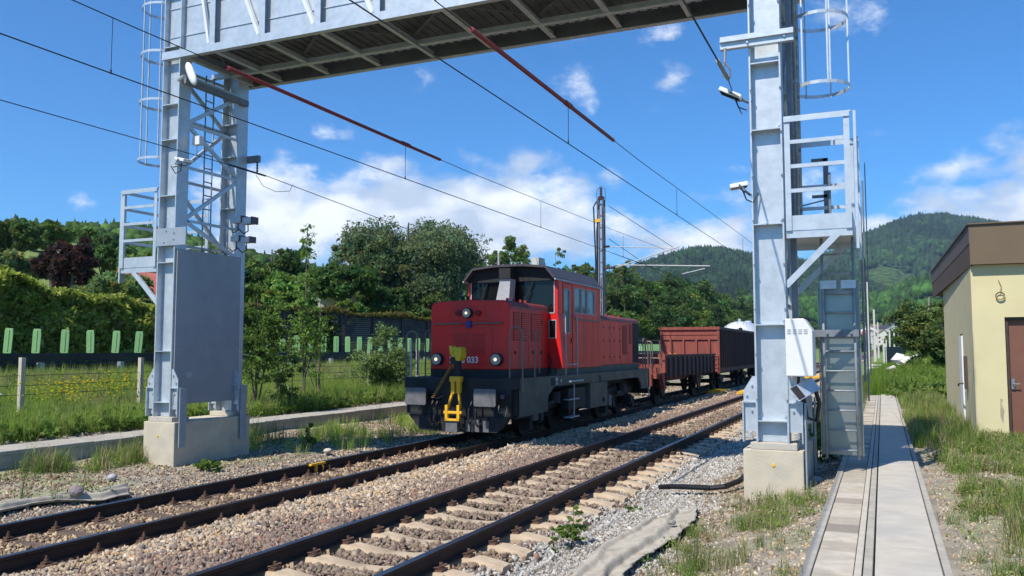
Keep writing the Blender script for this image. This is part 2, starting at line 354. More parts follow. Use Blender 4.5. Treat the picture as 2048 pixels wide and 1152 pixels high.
# ------------------------------------------------------------------ terrain
NC, FC = -4.88, -9.02          # track centres
FZ = -.12                      # far rail top (near rail top = 0)
XP = [-60, -36, -33.6, -25.2, -24, -20, -17.5, -14.9, -13.6, -13.2, -11.5, -10.9, -10.4, -7.6, -7.0, -6.4, -3.5, -2.7, -1.7, -.9, -.6, .5, 1.6, 8]
ZP = [2.8, 2.6, 1.06, 1.06, 1.0, .62, .3, .2, -.1, -.15, -.2, -.26, -.38, -.38, -.30, -.30, -.30, -.16, -.03, .12, .2, .2, .22, .3]
def H(x, y):
    x = np.asarray(x, float); y = np.asarray(y, float)
    z = np.interp(x, XP, ZP)
    z = z + 13 * smooth01(-x, 44, 110) * (1 - smooth01(y / np.maximum(-x, 1), .95, 1.5)) + 30 * smooth01(-x, 120, 320) * (1 - smooth01(y / np.maximum(-x, 1), 1.0, 1.7))
    z = z + 1.1 * smooth01(y, 36, 52) * smooth01(x, 0.3, 2.5) * (1 - smooth01(y, 90, 140))
    wgt = smooth01(-x, 11, 12) * (1 - smooth01(-x, 23, 24)) + smooth01(x, .6, 1.2) + smooth01(x, -2.2, -1.6) * (1 - smooth01(x, -.9, -.6))
    z = z + wgt * (.07 * (fnoise(x, y, .9, 1) - .5) + .12 * (fnoise(x, y, 3, 2) - .5))
    return z
def grid(xs, ys, fn):
    X, Y = np.meshgrid(xs, ys); Z = fn(X, Y); V = np.stack([X.ravel(), Y.ravel(), Z.ravel()], 1)
    nx, ny = len(xs), len(ys); i = np.arange((ny - 1) * nx).reshape(ny - 1, nx)[:, :-1].ravel()
    return V, np.stack([i, i + 1, i + nx + 1, i + nx], 1)
xs = np.unique(np.concatenate([-np.geomspace(60, 7000, 40), np.arange(-60, -24, 1.2), np.arange(-24, 6, .16), np.arange(6, 30, 1.5), np.geomspace(30, 7000, 30), np.array(XP)]))
ys = np.unique(np.concatenate([-np.geomspace(6, 400, 12), np.arange(-6, 40, .25), np.arange(40, 100, 2), np.geomspace(100, 7000, 40)]))
V, Fq = grid(xs, ys, H)
def grassiness(x, y):
    g = smooth01(-x, 14.9, 15.6) * (1 - smooth01(-x, 24, 24.1)) + smooth01(-x, 33.6, 35)
    n = fnoise(x, y, 1.1, 5) * .6 + fnoise(x, y, .35, 6) * .4
    rt = smooth01(x, .45, .7) * np.clip(.02 + .35 * smooth01(n, .45, .62) + smooth01(y, 24, 30) + 0.15 * smooth01(x, 1.2, 2.4) * (1 - smooth01(y, 14, 17)), 0, 1)
    lt = smooth01(-x, 10.9, 11.6) * (1 - smooth01(-x, 13.6, 13.8)) * .55 * smooth01(n, .5, .66)
    md = smooth01(x, -2.4, -1.8) * (1 - smooth01(x, -.65, -.6)) * .25 * smooth01(n, .45, .6) + smooth01(x, -2.6, -2) * (1 - smooth01(x, -.65, -.6)) * smooth01(y, 18, 24) * .8
    return np.clip(g + rt + lt + md, 0, 1)
gc = grassiness(V[:, 0], V[:, 1])[:, None]
pur = 1.0 * (smooth01(V[:, 0], -11.4, -10.8) * (1 - smooth01(V[:, 0], -3.2, -2.4)))[:, None]
far = smooth01(V[:, 1], 60, 120)[:, None] * (1 - pur)
base = np.array([.27, .235, .185]) * (1 - pur) + np.array([.15, .12, .10]) * pur
grs = np.array([.15, .21, .045]) * (1 + .0 * gc)
gc = np.maximum(gc, far)
col = base * (1 - gc) + grs * gc
gm = mat('earth_gravel_and_turf', (1, 1, 1), .95, 0, .35, 3.5, bump=.9, bscale=22, attr='col', detail=12)
g = np_mesh('ground', V, [Fq], gm, col, smooth=True); tag(g, kind='structure')
# road behind the crash barrier
mb = MB(); mb.box((-33.2, -60, 1.0), (-25.4, 260, 1.09)); tag(mb.build('road', M['asphalt']), kind='structure')
mb = MB()
for y in range(-40, 250, 9): mb.box((-29.4, y, 1.089), (-29.25, y + 4.5, 1.094))
tag(mb.build('lane_markings', M['white']), kind='structure')

# ------------------------------------------------------------------ mountains
FOREST = bpy.data.materials.new('forested_slope'); FOREST.use_nodes = True
t = FOREST.node_tree; b = t.nodes['Principled BSDF']; b.inputs['Roughness'].default_value = 1; b.inputs['Specular IOR Level'].default_value = 0
at = node(t, 'ShaderNodeAttribute'); at.attribute_name = 'col'; tcn = node(t, 'ShaderNodeTexCoord')
v = node(t, 'ShaderNodeTexVoronoi'); v.inputs['Scale'].default_value = .07; t.links.new(tcn.outputs['Object'], v.inputs['Vector'])
mr = node(t, 'ShaderNodeMapRange'); t.links.new(v.outputs['Distance'], mr.inputs[0]); mr.inputs[2].default_value = .9; mr.inputs[3].default_value = 1.35; mr.inputs[4].default_value = .55
scn = node(t, 'ShaderNodeVectorMath', operation='SCALE'); t.links.new(at.outputs['Color'], scn.inputs[0]); t.links.new(mr.outputs[0], scn.inputs['Scale']); t.links.new(scn.outputs[0], b.inputs['Base Color'])
bp = node(t, 'ShaderNodeBump'); bp.inputs['Strength'].default_value = 1; bp.inputs['Distance'].default_value = 12; bp.invert = True; t.links.new(v.outputs['Distance'], bp.inputs['Height']); t.links.new(bp.outputs[0], b.inputs['Normal'])
def cone_proto(n=6, seed=0):
    g = np.random.default_rng(seed); vs = []; fs = []
    for (z0, z1, r) in ((.08, .55, .26), (.35, .8, .19), (.6, 1.0, .12)):
        o = len(vs)
        for k in range(n):
            a = 2*math.pi*k/n + g.uniform(-.2, .2); rr = r*g.uniform(.8, 1.2); vs.append((rr*math.cos(a), rr*math.sin(a), z0 + g.uniform(-.03, .03)))
        vs.append((0, 0, z1)); fs += [(o+k, o+(k+1) % n, o+n) for k in range(n)]
    return np.array(vs), [np.array(fs)]
def round_proto(seed=0):
    v, f = ico(); g = np.random.default_rng(seed); v = v * (1 + g.uniform(-.2, .2, (12, 1))) * np.array([.42, .42, .45]); v[:, 2] += .5; return v, [f]
CONES = [cone_proto(6, s) for s in range(4)]; ROUNDS = [round_proto(s) for s in range(4)]
LEAFMATTE = mat('distant_foliage', (1, 1, 1), 1.0, 0, .25, .4, attr='col', spec=0.0)
def mountain(name, dist, depth, prof, treeh, ntree, col, seed, meadow=None, conifer=.75, kindlabel=None):
    "prof: list of (px, py) of the skyline; built as a real ridge at its own distance"
    az = []; el = []
    for px, py in prof:
        r = pxdir(px, py); az.append(math.atan2(r.x, r.y)); el.append(r.z / math.hypot(r.x, r.y))
    az = np.array(az); el = np.array(el)
    A = np.linspace(az[0], az[-1], 220); T = np.linspace(0, 1, 70)
    def surf(a, t):
        top = np.interp(a, az, el) * dist + 2 - treeh * .6
        r = dist - depth * (1 - t) * (1 if True else 0); r = np.where(t > 1, dist + depth * (t - 1), r)
        s = smooth01(t, 0, 1.0) * .75 + .25 * np.clip(t, 0, 1); s = np.where(t > 1, 1 - (t - 1) ** 1.2, s)
        x = np.sin(a) * r; y = np.cos(a) * r
        z = top * s + top * .16 * (fnoise(x, y, dist * .10, seed) - .5) * np.sin(np.clip(t, 0, 1) * np.pi) * 2 + top * .05 * (fnoise(x, y, dist * .03, seed + 1) - .5) * np.sin(np.clip(t, 0, 1) * np.pi) * 2
        return x, y, z
    TT = np.concatenate([T, np.linspace(1.03, 1.8, 14)]); AA, T2 = np.meshgrid(A, TT)
    x, y, z = surf(AA, T2); V = np.stack([x.ravel(), y.ravel(), z.ravel()], 1); nx = len(A); ny = len(TT)
    i = np.arange((ny - 1) * nx).reshape(ny - 1, nx)[:, :-1].ravel(); Fq = np.stack([i, i + 1, i + nx + 1, i + nx], 1)
    nn = fnoise(V[:, 0], V[:, 1], dist * .05, seed + 3); nn = nn * .6 + .4 * fnoise(V[:, 0], V[:, 1], dist * .017, seed + 4); cc = np.array(col) * (0.35 + 1.3 * nn)[:, None]
    open_ = smooth01(fnoise(V[:, 0], V[:, 1], dist * .045, seed + 9), .66, .74)
    if meadow is not None:
        open_ = np.maximum(open_ * meadow[1], (T2.ravel() < meadow[0]).astype(float))
    cc = cc * (1 - open_[:, None]) + np.array([.10, .17, .045]) * open_[:, None]
    o = np_mesh(name, V, [Fq], FOREST, cc, smooth=True); tag(o, kind='structure')
    g = np.random.default_rng(seed); a = g.uniform(az[0], az[-1], ntree); tt = np.concatenate([g.uniform(.98, 1.02, ntree // 4), 1 - (g.random(ntree - ntree // 4)) * .96])
    x, y, z = surf(a, tt); op = smooth01(fnoise(x, y, dist * .045, seed + 9), .66, .74)
    if meadow is not None: op = np.maximum(op * meadow[1], (tt < meadow[0]))
    k = op < .4; x, y, z, tt = x[k], y[k], z[k], tt[k]; n = len(x)
    cl = np.array(col) * g.uniform(.6, 1.35, (n, 1)) * np.array([1, 1, 1])
    cl *= (0.35 + 1.3 * (.6 * fnoise(x, y, dist * .05, seed + 3) + .4 * fnoise(x, y, dist * .017, seed + 4)))[:, None]
    hh = treeh * g.uniform(.7, 1.35, n)
    con = g.random(n) < conifer
    for nm, kk, pr in (('conifer_forest', con, CONES), ('mixed_woodland', ~con, ROUNDS)):
        if kk.sum(): scatter(nm, pr, np.stack([x, y, z - treeh * .1], 1)[kk], hh[kk] if pr is CONES else hh[kk] * .85, rotm(kk.sum(), g, .02), cl[kk] * ((1, 1, 1) if pr is CONES else (1.25, 1.45, .9)), LEAFMATTE, kindlabel + (' of dark conifers' if pr is CONES else ' of rounder broadleaf trees'), 'forest', rng=g)
mountain('mountain', 3300, 1700, [(1500, 600), (1560, 560), (1640, 520), (1700, 492), (1730, 474), (1790, 450), (1840, 437), (1880, 433), (1930, 440), (1980, 447), (2100, 470), (2300, 500)], 26, 17000, (.022, .044, .020), 11, meadow=(.0, .5), kindlabel='tree cover on the high right hand mountain')
mountain('wooded_ridge', 2100, 1000, [(1100, 620), (1200, 565), (1280, 532), (1340, 518), (1400, 506), (1440, 501), (1490, 510), (1560, 516), (1640, 530), (1720, 560), (1800, 600), (1900, 640), (2000, 660)], 21, 15000, (.022, .044, .022), 23, meadow=(.0, 0.0), kindlabel='tree cover on the ridge behind the wagons')
mountain('foothill', 1250, 420, [(1350, 640), (1450, 610), (1530, 588), (1650, 600), (1730, 590), (1780, 575), (1850, 560), (1920, 552), (2050, 560), (2200, 570)], 16, 4500, (.032, .066, .022), 31, meadow=(.42, .7), conifer=.35, kindlabel='tree cover on the low hill above the meadow')
mountain('left_forest_hill', 420, 160, [(-500, 430), (-300, 440), (-60, 455), (40, 452), (120, 462), (200, 470), (300, 470), (400, 486), (560, 525), (700, 555), (900, 600), (1100, 640)], 8.5, 7000, (.045, .075, .030), 41, meadow=(.0, 0.0), conifer=.15, kindlabel='tree cover on the hill left of the gantry')

# ------------------------------------------------------------------ railway tracks
RAILP = [(-.036, 0), (-.034, .008), (.034, .008), (.036, 0), (.036, -.028), (.009, -.044), (.009, -.135), (.070, -.152), (.070, -.164), (-.070, -.164), (-.070, -.152), (-.009, -.135), (-.009, -.044), (-.036, -.028)]
def track(cx, rz, label, kind):
    root = thing('railway_track', (cx, 0, rz), label, 'railway track', None)
    for s in (-1, 1):
        mb = MB(); mb.prism([(s * .753 + a, b - .008) for a, b in RAILP], 1, -12, 420)
        r = mb.build('rail', M['rail'], root)
        mb = MB(); mb.box((s * .753 - .0345, -12, -.002), (s * .753 + .0345, 420, .0025)); mb.build('running_surface', M['railtop'], r)
    # one sleeper
    mb = MB(); zf = -.172
    if kind == 'concrete':
        secs = [(-1.3, -.05, .12), (-1.22, -.03, .13), (-1.0, .0, .14), (-.55, .0, .14), (-.38, -.018, .13), (-.15, -.045, .115), (.15, -.045, .115), (.38, -.018, .13), (.55, .0, .14), (1.0, .0, .14), (1.22, -.03, .13), (1.3, -.05, .12)]
        vs = []
        for x, z, hw in secs: vs += [(x, -hw, zf - .2), (x, -hw * .92, zf + z - .05), (x, -hw * .70, zf + z), (x, hw * .70, zf + z), (x, hw * .92, zf + z - .05), (x, hw, zf - .2)]
        fs = []
        for i in range(len(secs) - 1):
            for k in range(5): fs.append((i*6+k, i*6+k+1, i*6+6+k+1, i*6+6+k))
        n = len(secs) - 1; fs += [(5, 4, 3, 2, 1, 0), tuple(n*6+k for k in range(6))]
        mb.add(vs, fs); sl = mb.build('sleeper', M['sleeper'], root)
        cl = []
        for s in (-1, 1):
            for q in (-1, 1):
                x = s * .753 + q * .12; mb = MB()
                mb.box((x - .04, -.06, zf), (x + .04, .06, zf + .025))
                mb.tube([(x - q*.05, -.055, zf + .035), (x + q*.01, -.07, zf + .05), (x + q*.045, -.03, zf + .06), (x - q*.01, 0, zf + .055), (x + q*.045, .03, zf + .06), (x + q*.01, .07, zf + .05), (x - q*.05, .055, zf + .035)], .009, 5)
                mb.cyl((x - q*.005, 0, zf + .055), .018, 2, .05, 6)
                cl.append(mb.build('rail_fastening', M['clip'], sl))
        sp = .62
    else:
        mb.prism([(-.12, zf - .1), (-.10, zf - .012), (-.075, zf - .004), (.075, zf - .004), (.10, zf - .012), (.12, zf - .1)], 0, -1.25, 1.25); sl = mb.build('sleeper', M['steelsleeper'], root)
        cl = []
        for s in (-1, 1):
            mb = MB()
            mb.box((s*.753 - .19, -.08, zf - .002), (s*.753 + .19, .08, zf + .014))
            for q in (-1, 1):
                x = s * .753 + q * .115; mb.box((x - .035, -.04, zf + .014), (x + .035, .04, zf + .04)); mb.cyl((x, 0, zf + .052), .024, 2, .035, 6); mb.cyl((x, 0, zf + .082), .013, 2, .04, 6)
            cl.append(mb.build('rail_fastening', M['clip'], sl))
        sp = .64
    y0 = 1.2; sl.location = (0, y0, 0)
    for i in range(1, 100):
        s = sl.copy(); C.objects.link(s); s.parent = root; s.location = (random.uniform(-.01, .01), y0 + i * sp, 0)
        if i < 60:
            for q in cl: c = q.copy(); C.objects.link(c); c.parent = s
    # the sleepers beyond the hundred nearest
    n = 260; pv = np.array([(x, y, z) for z in (zf - .2, zf) for (x, y) in ((-1.3, -.12), (1.3, -.12), (1.3, .12), (-1.3, .12))]); pf = np.array([(4, 5, 6, 7), (0, 1, 5, 4), (1, 2, 6, 5), (3, 0, 4, 7)])
    V = (pv[None] + (np.arange(100, 100 + n) * sp + y0)[:, None, None] * np.array([0, 1, 0])).reshape(-1, 3); Fq = (pf[None] + (np.arange(n) * 8)[:, None, None]).reshape(-1, 4)
    o = np_mesh('distant_sleepers', V, [Fq], M['sleeper'] if kind == 'concrete' else M['steelsleeper'], parent=root); o['kind'] = 'stuff'
    return root
track(NC, 0.0, 'nearer railway track on pale concrete sleepers with shiny rails', 'concrete')
track(FC, FZ, 'farther railway track on rusty brown sleepers under the red locomotive', 'steel')

# ------------------------------------------------------------------ loose stone
def colr(n, pal, rng, j=.12):
    warm = np.array([.90, .81, .69]) if pal is BEI or pal is PUR or pal is BRN or pal is GRB or (len(pal) > 5 and pal[0][0][0] > pal[0][0][1]) else np.ones(3)
    pal = np.array([p[0] for p in pal]) * warm, np.array([p[1] for p in pal], float); w_ = pal[1] / pal[1].sum()
    return pal[0][rng.choice(len(w_), n, p=w_)] * (1 + rng.uniform(-j, j, (n, 1)))
def bedpts(x0, x1, y0, y1, dens, rng, fall=14.0):
    "density falls off with distance from the track's near end"
    ys_ = np.arange(y0, y1, .5); out = []
    for y in ys_:
        d = dens / (1 + (max(y - 5, 0) / fall) ** 1.6); k = int((x1 - x0) * .5 * d)
        out.append(np.stack([rng.uniform(x0, x1, k), rng.uniform(y, y + .5, k)], 1))
    p = np.concatenate(out); s = 1 + .55 * np.clip((p[:, 1] - 5) / fall, 0, 4) ** .8
    return p, s
def stonebed(name, x0, x1, y0, y1, dens, zfun, r, pal, label, cat, seed, fall=14.0, keep=None):
    g = np.random.default_rng(seed); p, s = bedpts(x0, x1, y0, y1, dens, g, fall)
    if keep is not None: k = keep(p[:, 0], p[:, 1], g.random(len(p))); p = p[k]; s = s[k]
    n = len(p); rr = r * np.exp(g.normal(0, .32, n)) * s
    z = zfun(p[:, 0], p[:, 1]) + rr * .10
    return scatter(name, STONES, np.stack([p[:, 0], p[:, 1], z], 1), rr, rotm(n, g), colr(n, pal(p[:, 0], p[:, 1], g) if callable(pal) else pal, g) if not callable(pal) else pal(p[:, 0], p[:, 1], g), M['stone'], label, cat, rng=g)
BEI = [((.52, .42, .30), 3), ((.44, .37, .29), 3), ((.56, .50, .42), 2), ((.34, .29, .24), 2), ((.50, .35, .20), 1), ((.60, .57, .52), 1.2), ((.28, .26, .25), 1.5)]
PUR = [((.26, .205, .185), 3), ((.22, .175, .16), 3), ((.30, .235, .205), 2), ((.18, .155, .145), 2), ((.31, .19, .155), 1), ((.36, .32, .28), 1.2)]
BRN = [((.22, .165, .12), 3), ((.17, .125, .09), 3), ((.28, .22, .165), 2), ((.34, .29, .23), 1)]
GRB = [((.21, .175, .14), 3), ((.29, .25, .20), 2), ((.13, .11, .09), 2), ((.38, .34, .29), 1)]
WHI = [((.42, .40, .355), 3), ((.34, .32, .28), 3), ((.52, .50, .455), 1.5), ((.27, .25, .22), 1.6)]
def midpal(x, y, g):
    n = len(x); a = colr(n, BEI, g); b = colr(n, PUR, g); k = smooth01(x + .5 * (fnoise(x, y, .8, 8) - .5), -7.45, -6.3)[:, None]
    return np.where(g.random((n, 1)) < k, b, a)
midz = lambda x, y: -.34 + .16 * smooth01(x, -8.1, -7.6) + .055 * (fnoise(x, y, .5, 3) - .5)
stonebed('ballast', -8.15, -5.75, 2.0, 75, 1050, midz, .0215, midpal, 'beige and purple grey crushed stone heaped between the two tracks', 'ballast', 1, 13)
stonebed('ballast', -5.50, -4.28, 2.5, 75, 760, lambda x, y: -.222 + .03 * (fnoise(x, y, .4, 4) - .5) - .015 * np.cos((y - 1.2) / .62 * 2 * np.pi), .0235, GRB + PUR[:3], 'grey brown crushed stone between the sleepers of the near track', 'ballast', 2, 12,
          keep=lambda x, y, u: np.abs(((y - 1.2 + .31) % .62) - .31) > .115)
stonebed('ballast', -9.68, -8.36, 3.0, 60, 800, lambda x, y: FZ - .200 + .05 * (fnoise(x, y, .4, 4) - .4), .020, BRN + BEI[:2], 'rust stained stone between the rails of the far track', 'ballast', 3, 12,
          keep=lambda x, y, u: (np.abs(((y - 1.2 + .32) % .64) - .32) > .11) | (u < .2))
stonebed('ballast', -4.02, -3.3, 2.0, 60, 950, lambda x, y: -.228 + (H(x, y) + .228) * smooth01(x, -3.75, -3.40) + .05 * (fnoise(x, y, .4, 14) - .5), .019, lambda x, y, g: np.where(g.random((len(x), 1)) < smooth01(x + .5 * fnoise(x, y, .5, 18), -3.8, -3.0)[:, None], colr(len(x), WHI, g), colr(len(x), PUR + BRN, g)), 'brown and pale stone along the ends of the near sleepers', 'ballast', 4, 12,
          keep=lambda x, y, u: (np.abs(((y - 1.2 + .31) % .62) - .31) > .13) | (x > -3.55))
stonebed('gravel', -3.35, -1.75, 2.0, 45, 1100, H, .0135, lambda x, y, g: np.where(g.random((len(x), 1)) < .9 * (1 - smooth01(x + .8 * (fnoise(x, y, .7, 19) - .5), -2.6, -1.9))[:, None], colr(len(x), WHI, g), colr(len(x), BRN + GRB + WHI, g)), 'white and grey gravel beside the near track', 'gravel', 5, 10)
stonebed('gravel', -2.0, -.66, 4.0, 40, 420, H, .013, GRB + WHI + BEI, 'mixed rubble between the gravel and the cable trough', 'gravel', 6, 10)
stonebed('gravel', .5, 2.6, 5.0, 26, 420, H, .011, GRB + WHI[:3] + BEI, 'scattered stones on the earth beside the walkway', 'gravel', 7, 10, keep=lambda x, y, u: fnoise(x, y, .8, 21) > .35)
stonebed('gravel', -11.0, -10.3, 5.0, 60, 800, lambda x, y: H(x, y), .016, WHI + BEI[:3], 'pale stone along the left edge of the far track', 'gravel', 8, 14)
stonebed('gravel', -13.6, -10.9, 6.0, 50, 270, H, .018, GRB + BRN + BEI[:3], 'earthy rubble around the left foundation', 'gravel', 9, 14)
stonebed('gravel', -16.2, -14.9, 8.0, 45, 260, H, .022, WHI + GRB, 'pale stones behind the left cable trough', 'gravel', 10, 14)
for i, (px, py, z, r, lab) in enumerate([(1590, 972, 0.05, .12, 'pale boulder at the right corner of the right foundation'), (1632, 968, .08, .15, 'blue grey flat boulder right of the right foundation'), (1612, 985, .05, .07, 'small whitish stone between the two boulders by the foundation'),
                                         (1470, 1010, -.04, .11, 'tan angular stone left of the right foundation'), (1497, 1022, -.05, .09, 'rusty tan stone lying below the hose'), (1345, 1048, -.02, .07, 'round grey stone on the loose cloth'), (152, 990, -.15, .2, 'low rounded reddish grey stone left of the far track'), (655, 905, -.2, .13, 'pale flat stone beside the far rail'), (225, 958, -.16, .13, 'bluish pale stone in the rubble left'), (1990, 930, .3, .08, 'grey stone beside the drain')]):
    p = P(px, py, Z=z); mb = MB(); stonemesh(mb, (0, 0, r * .3), r, 100 + i); o = mb.build('boulder', mat('boulder_rock', [(.5, .45, .38), (.32, .34, .36), (.52, .48, .42), (.4, .33, .25), (.38, .27, .2), (.24, .23, .2), (.24, .2, .19), (.5, .46, .36), (.36, .37, .38), (.4, .38, .35)][i], .9, 0, .2, 6, bump=.4)); ss_ = o.modifiers.new('round', 'SUBSURF'); ss_.levels = ss_.render_levels = 1; o.location = p; tag(o, lab, 'rock')

# ------------------------------------------------------------------ walkway and cable trough, right
WZ = .28
mb = MB()
n = 24; y0 = 1.0; y1 = 35.4; dy = (y1 - y0) / n
for i in range(n): mb.box((-.105, y0 + i * dy + .004, WZ - .09 + random.uniform(-.003, .003)), (.372, y0 + (i + 1) * dy - .004, WZ))
o = mb.build('path', M['conc_slab'], bevel=.006); tag(o, kind='structure')
mb = MB(); mb.box((.384, y0, WZ - .15), (.445, y1, WZ - .004)); tag(mb.build('path_edging', M['conc_lid'], bevel=.006), kind='structure')
tr = thing('cable_trough', (-.38, 1, 0), 'concrete cable trough with grey lids running beside the right walkway', 'cable trough')
mb = MB(); mb.box((-.63, y0, -.05), (-.553, 34.6, WZ + .004)); mb.box((-.188, y0, -.05), (-.120, 34.6, WZ + .002)); mb.box((-.553, y0, -.05), (-.188, 34.6, .15)); mb.build('trough_body', M['conc_lid'], tr, world=True, bevel=.008)
mb = MB(); mb.box((-.250, y0, .16), (-.196, 34.6, WZ + .010)); mb.build('inner_rim', mat('bleached_concrete', (.46, .42, .35), .95, 0, .08, spec=.1), tr, world=True, bevel=.006)
lidm = [mat('lid_concrete', c, .92, 0, .12, 8, bump=.3, bscale=70, stain=((.25, .22, .18), .4, 3)) for c in ((.43, .375, .29), (.31, .265, .21), (.47, .42, .34), (.25, .215, .175), (.38, .33, .26))]
y = y0; k = 0
while y < 34.3:
    l = .40; mb = MB(); mb.box((-.546, y + .006, WZ - .06), (-.257, y + l - .006, WZ - .006 + random.uniform(-.003, .003)))
    m_ = lidm[random.choice([0, 2, 2, 4, 1, 3, 0, 4])]; mb.build('trough_lid', m_, tr, world=True, bevel=.004); y += l; k += 1
# left cable trough
tl = thing('cable_trough', (-14.2, 5, 0), 'raised pale concrete cable trough running past the left foundation', 'cable trough')
y = 2.0; k = 0
while y < 44 and k < 60:
    mb = MB(); l = .96; z = .25; mb.box((-14.68, y + .005, z - .07), (-13.78, y + l - .005, z + random.uniform(-.006, .006))); mb.build('trough_lid', M['conc_lid'], tl, world=True, bevel=.008); y += l; k += 1
mb = MB(); mb.box((-14.64, 2, -.4), (-13.80, 46, .178)); mb.build('trough_body', M['conc_lid'], tl, world=True)

# ------------------------------------------------------------------ gantry
def hcol(mb, x0, x1, y0, y1, z0, z1, tf=.022, tw=.014):
    mb.box((x0, y0, z0), (x0 + tf, y1, z1)); mb.box((x1 - tf, y0, z0), (x1, y1, z1)); ym = (y0 + y1) / 2; mb.box((x0 + tf, ym - tw / 2, z0), (x1 - tf, ym + tw / 2, z1))
def bolts(mb, pts, axis=1, r=.016, l=.03):
    for p in pts: mb.cyl(p, r, axis, l, 6)
GA = thing('signal_gantry', (-7, 13, 0), 'galvanised steel portal gantry spanning both tracks on two lattice towers', 'gantry')
ZB = .72; ZT = 9.9
def tower(xl, xr, left):
    for (ya, yb, nm) in ((12.02, 12.32, 'front'), (13.66, 13.96, 'back')):
        mb = MB(); hcol(mb, xl, xr, ya, yb, ZB, ZT if left else 10.6)
        zs_ = [.98, 1.95, 3.65, 4.95, 6.05, 6.75, 7.9, 9.0] if left else [1.0, 2.32, 3.72, 5.06, 6.02, 7.2, 8.4, 9.6]
        for z in zs_:
            mb.box((xl + .022, ya + .004, z), (xr - .022, yb - .004, z + .016)); bolts(mb, [(xl + .05, ya + .135, z - .06), (xr - .05, ya + .135, z + .08)], 1, .016, .05)
        mb.build('column', M['galv'], GA, world=True)
        # base shoe: side gussets, brackets and anchor straps
        for s, x in ((-1, xl), (1, xr)):
            mb = MB(); e = x + s * .165
            mb.prism([(x, 1.62), (x + s*.04, 1.62), (e, 1.42), (e, 1.27), (x, 1.27)], 1, ya + .02, ya + .034)
            mb.box((x, ya + .0, 1.255), (e + s*.02, ya + .13, 1.275)); mb.box((e, ya + .0, ZB + .0), (e + s*.016, ya + .13, 1.254)); mb.box((x, ya + .05, .86), (e, ya + .062, 1.254))
            bolts(mb, [(x + s*.05, ya + .01, 1.5), (x + s*.12, ya + .01, 1.36), (x + s*.06, ya + .04, 1.15)], 1, .014, .04)
            for z in (.8,): mb.cyl((x + s*.09, ya + .09, z), .028, 2, .07, 6)
            mb.build('base_shoe', M['galv'], GA, world=True)
    # straps bolted down the side faces of the foundation
    xs_ = (xr + .20)
    for ya in (12.05, 13.70):
        mb = MB(); mb.box((xs_, ya, -.02 if not left else .15), (xs_ + .018, ya + .17, 1.26)); bolts(mb, [(xs_ + .02, ya + .085, .12 if not left else .28), (xs_ + .02, ya + .085, .4)], 0, .02, .03); mb.build('anchor_strap', M['strap'], GA, world=True)
    # lacing between front and back columns
    for x in ((xr - .03), (xl + .03)):
        mb = MB(); zz = [1.0, 2.5, 4.05, 5.35, 6.6, 7.6] if left else [1.1, 2.6, 4.1, 5.6, 7.1, 8.6, 10.1]
        if left and x > -12.5: zz = [3.9, 4.5, 5.55, 6.4, 7.35]
        for i in range(len(zz) - 1):
            a, b_ = (12.25, 13.75) if i % 2 else (13.75, 12.25); mb.beam((x, a, zz[i]), (x, b_, zz[i + 1]), .07, .05, (1, 0, 0)); 
            mb.beam((x, 12.3, zz[i + 1]), (x, 13.7, zz[i + 1]), .05, .05, (1, 0, 0))
        mb.build('brace', M['galv'], GA, world=True)
tower(-12.78, -12.34, True); tower(-1.62, -1.19, False)
# side sheet on the left tower
mb = MB(); mb.box((-12.318, 12.06, .95), (-12.30, 13.80, 3.92)); mb.build('cover_sheet', M['sheet'], GA, world=True)
mb = MB(); mb.box((-12.80, 12.0, 3.98), (-12.05, 12.018, 4.32)); bolts(mb, [(-12.55, 11.99, 4.27), (-12.6, 11.99, 4.05), (-12.35, 11.99, 4.1), (-12.35, 11.99, 4.22)], 1, .014, .02); mb.build('joint_plate', M['strap'], GA, world=True)
# beam
XL, XR = -12.80, -1.0
BF, BK = 12.0, 14.2; B0 = 7.66; B1 = 9.75
def angle(mb, p, q, w, up=(0, 0, 1)): mb.beam(p, q, w, .012, up); 
mb = MB()
for yy, s in ((BF, 1), (BK, -1)):
    mb.box((XL, yy, B0), (XR, yy + s * .014, B0 + .15)); mb.box((XL, yy + s*.014, B0), (XR, yy + s * .12, B0 + .014)); mb.box((XL, yy, B1 - .15), (XR, yy + s * .014, B1))
ym = 12.0 + 1.35
mb.box((XL, ym - .05, B0 + .0), (XR, ym + .05, B0 + .02)); mb.box((XL, ym - .006, B0 + .02), (XR, ym + .006, B0 + .12))
mb.build('bottom_chord', M['galv'], GA, world=True)
PXS = [-12.32, -11.55, -10.35, -9.1, -7.85, -6.6, -5.35, -4.1, -2.85, -1.65]
for x in PXS[1:]:
    mb = MB(); mb.box((x - .065, BF + .016, B0 + .10), (x - .055, BF + .11, B1)); mb.box((x - .055, BF + .016, B0 + .15), (x + .065, BF + .026, B1)); mb.build('post', M['galv'], GA, world=True)
for x in PXS:
    mb = MB(); mb.box((x - .05, BF + .12, B0 + .02), (x + .05, BK - .12, B0 + .034)); mb.box((x - .006, BF + .12, B0 + .034), (x + .006, BK - .12, B0 + .13)); mb.build('cross_beam', M['galv'], GA, world=True)
for i in range(len(PXS) - 1):
    a, b_ = PXS[i], PXS[i + 1]; mb = MB()
    mb.beam((a + .30, BF + .08, B1 - .1), (b_ - .12, BF + .08, B0 + .20), .10, .016, (0, 1, 0)); mb.beam((a + .34, BF + .05, B1 - .1), (b_ - .08, BF + .05, B0 + .20), .016, .05, (0, 1, 0))
    mb.build('diagonal', M['zinc'], GA, world=True)
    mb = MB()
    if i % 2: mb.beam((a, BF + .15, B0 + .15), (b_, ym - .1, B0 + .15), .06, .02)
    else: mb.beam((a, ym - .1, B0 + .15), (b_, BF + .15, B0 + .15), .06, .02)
    mb.build('wind_brace', M['beamsheet'], GA, world=True)
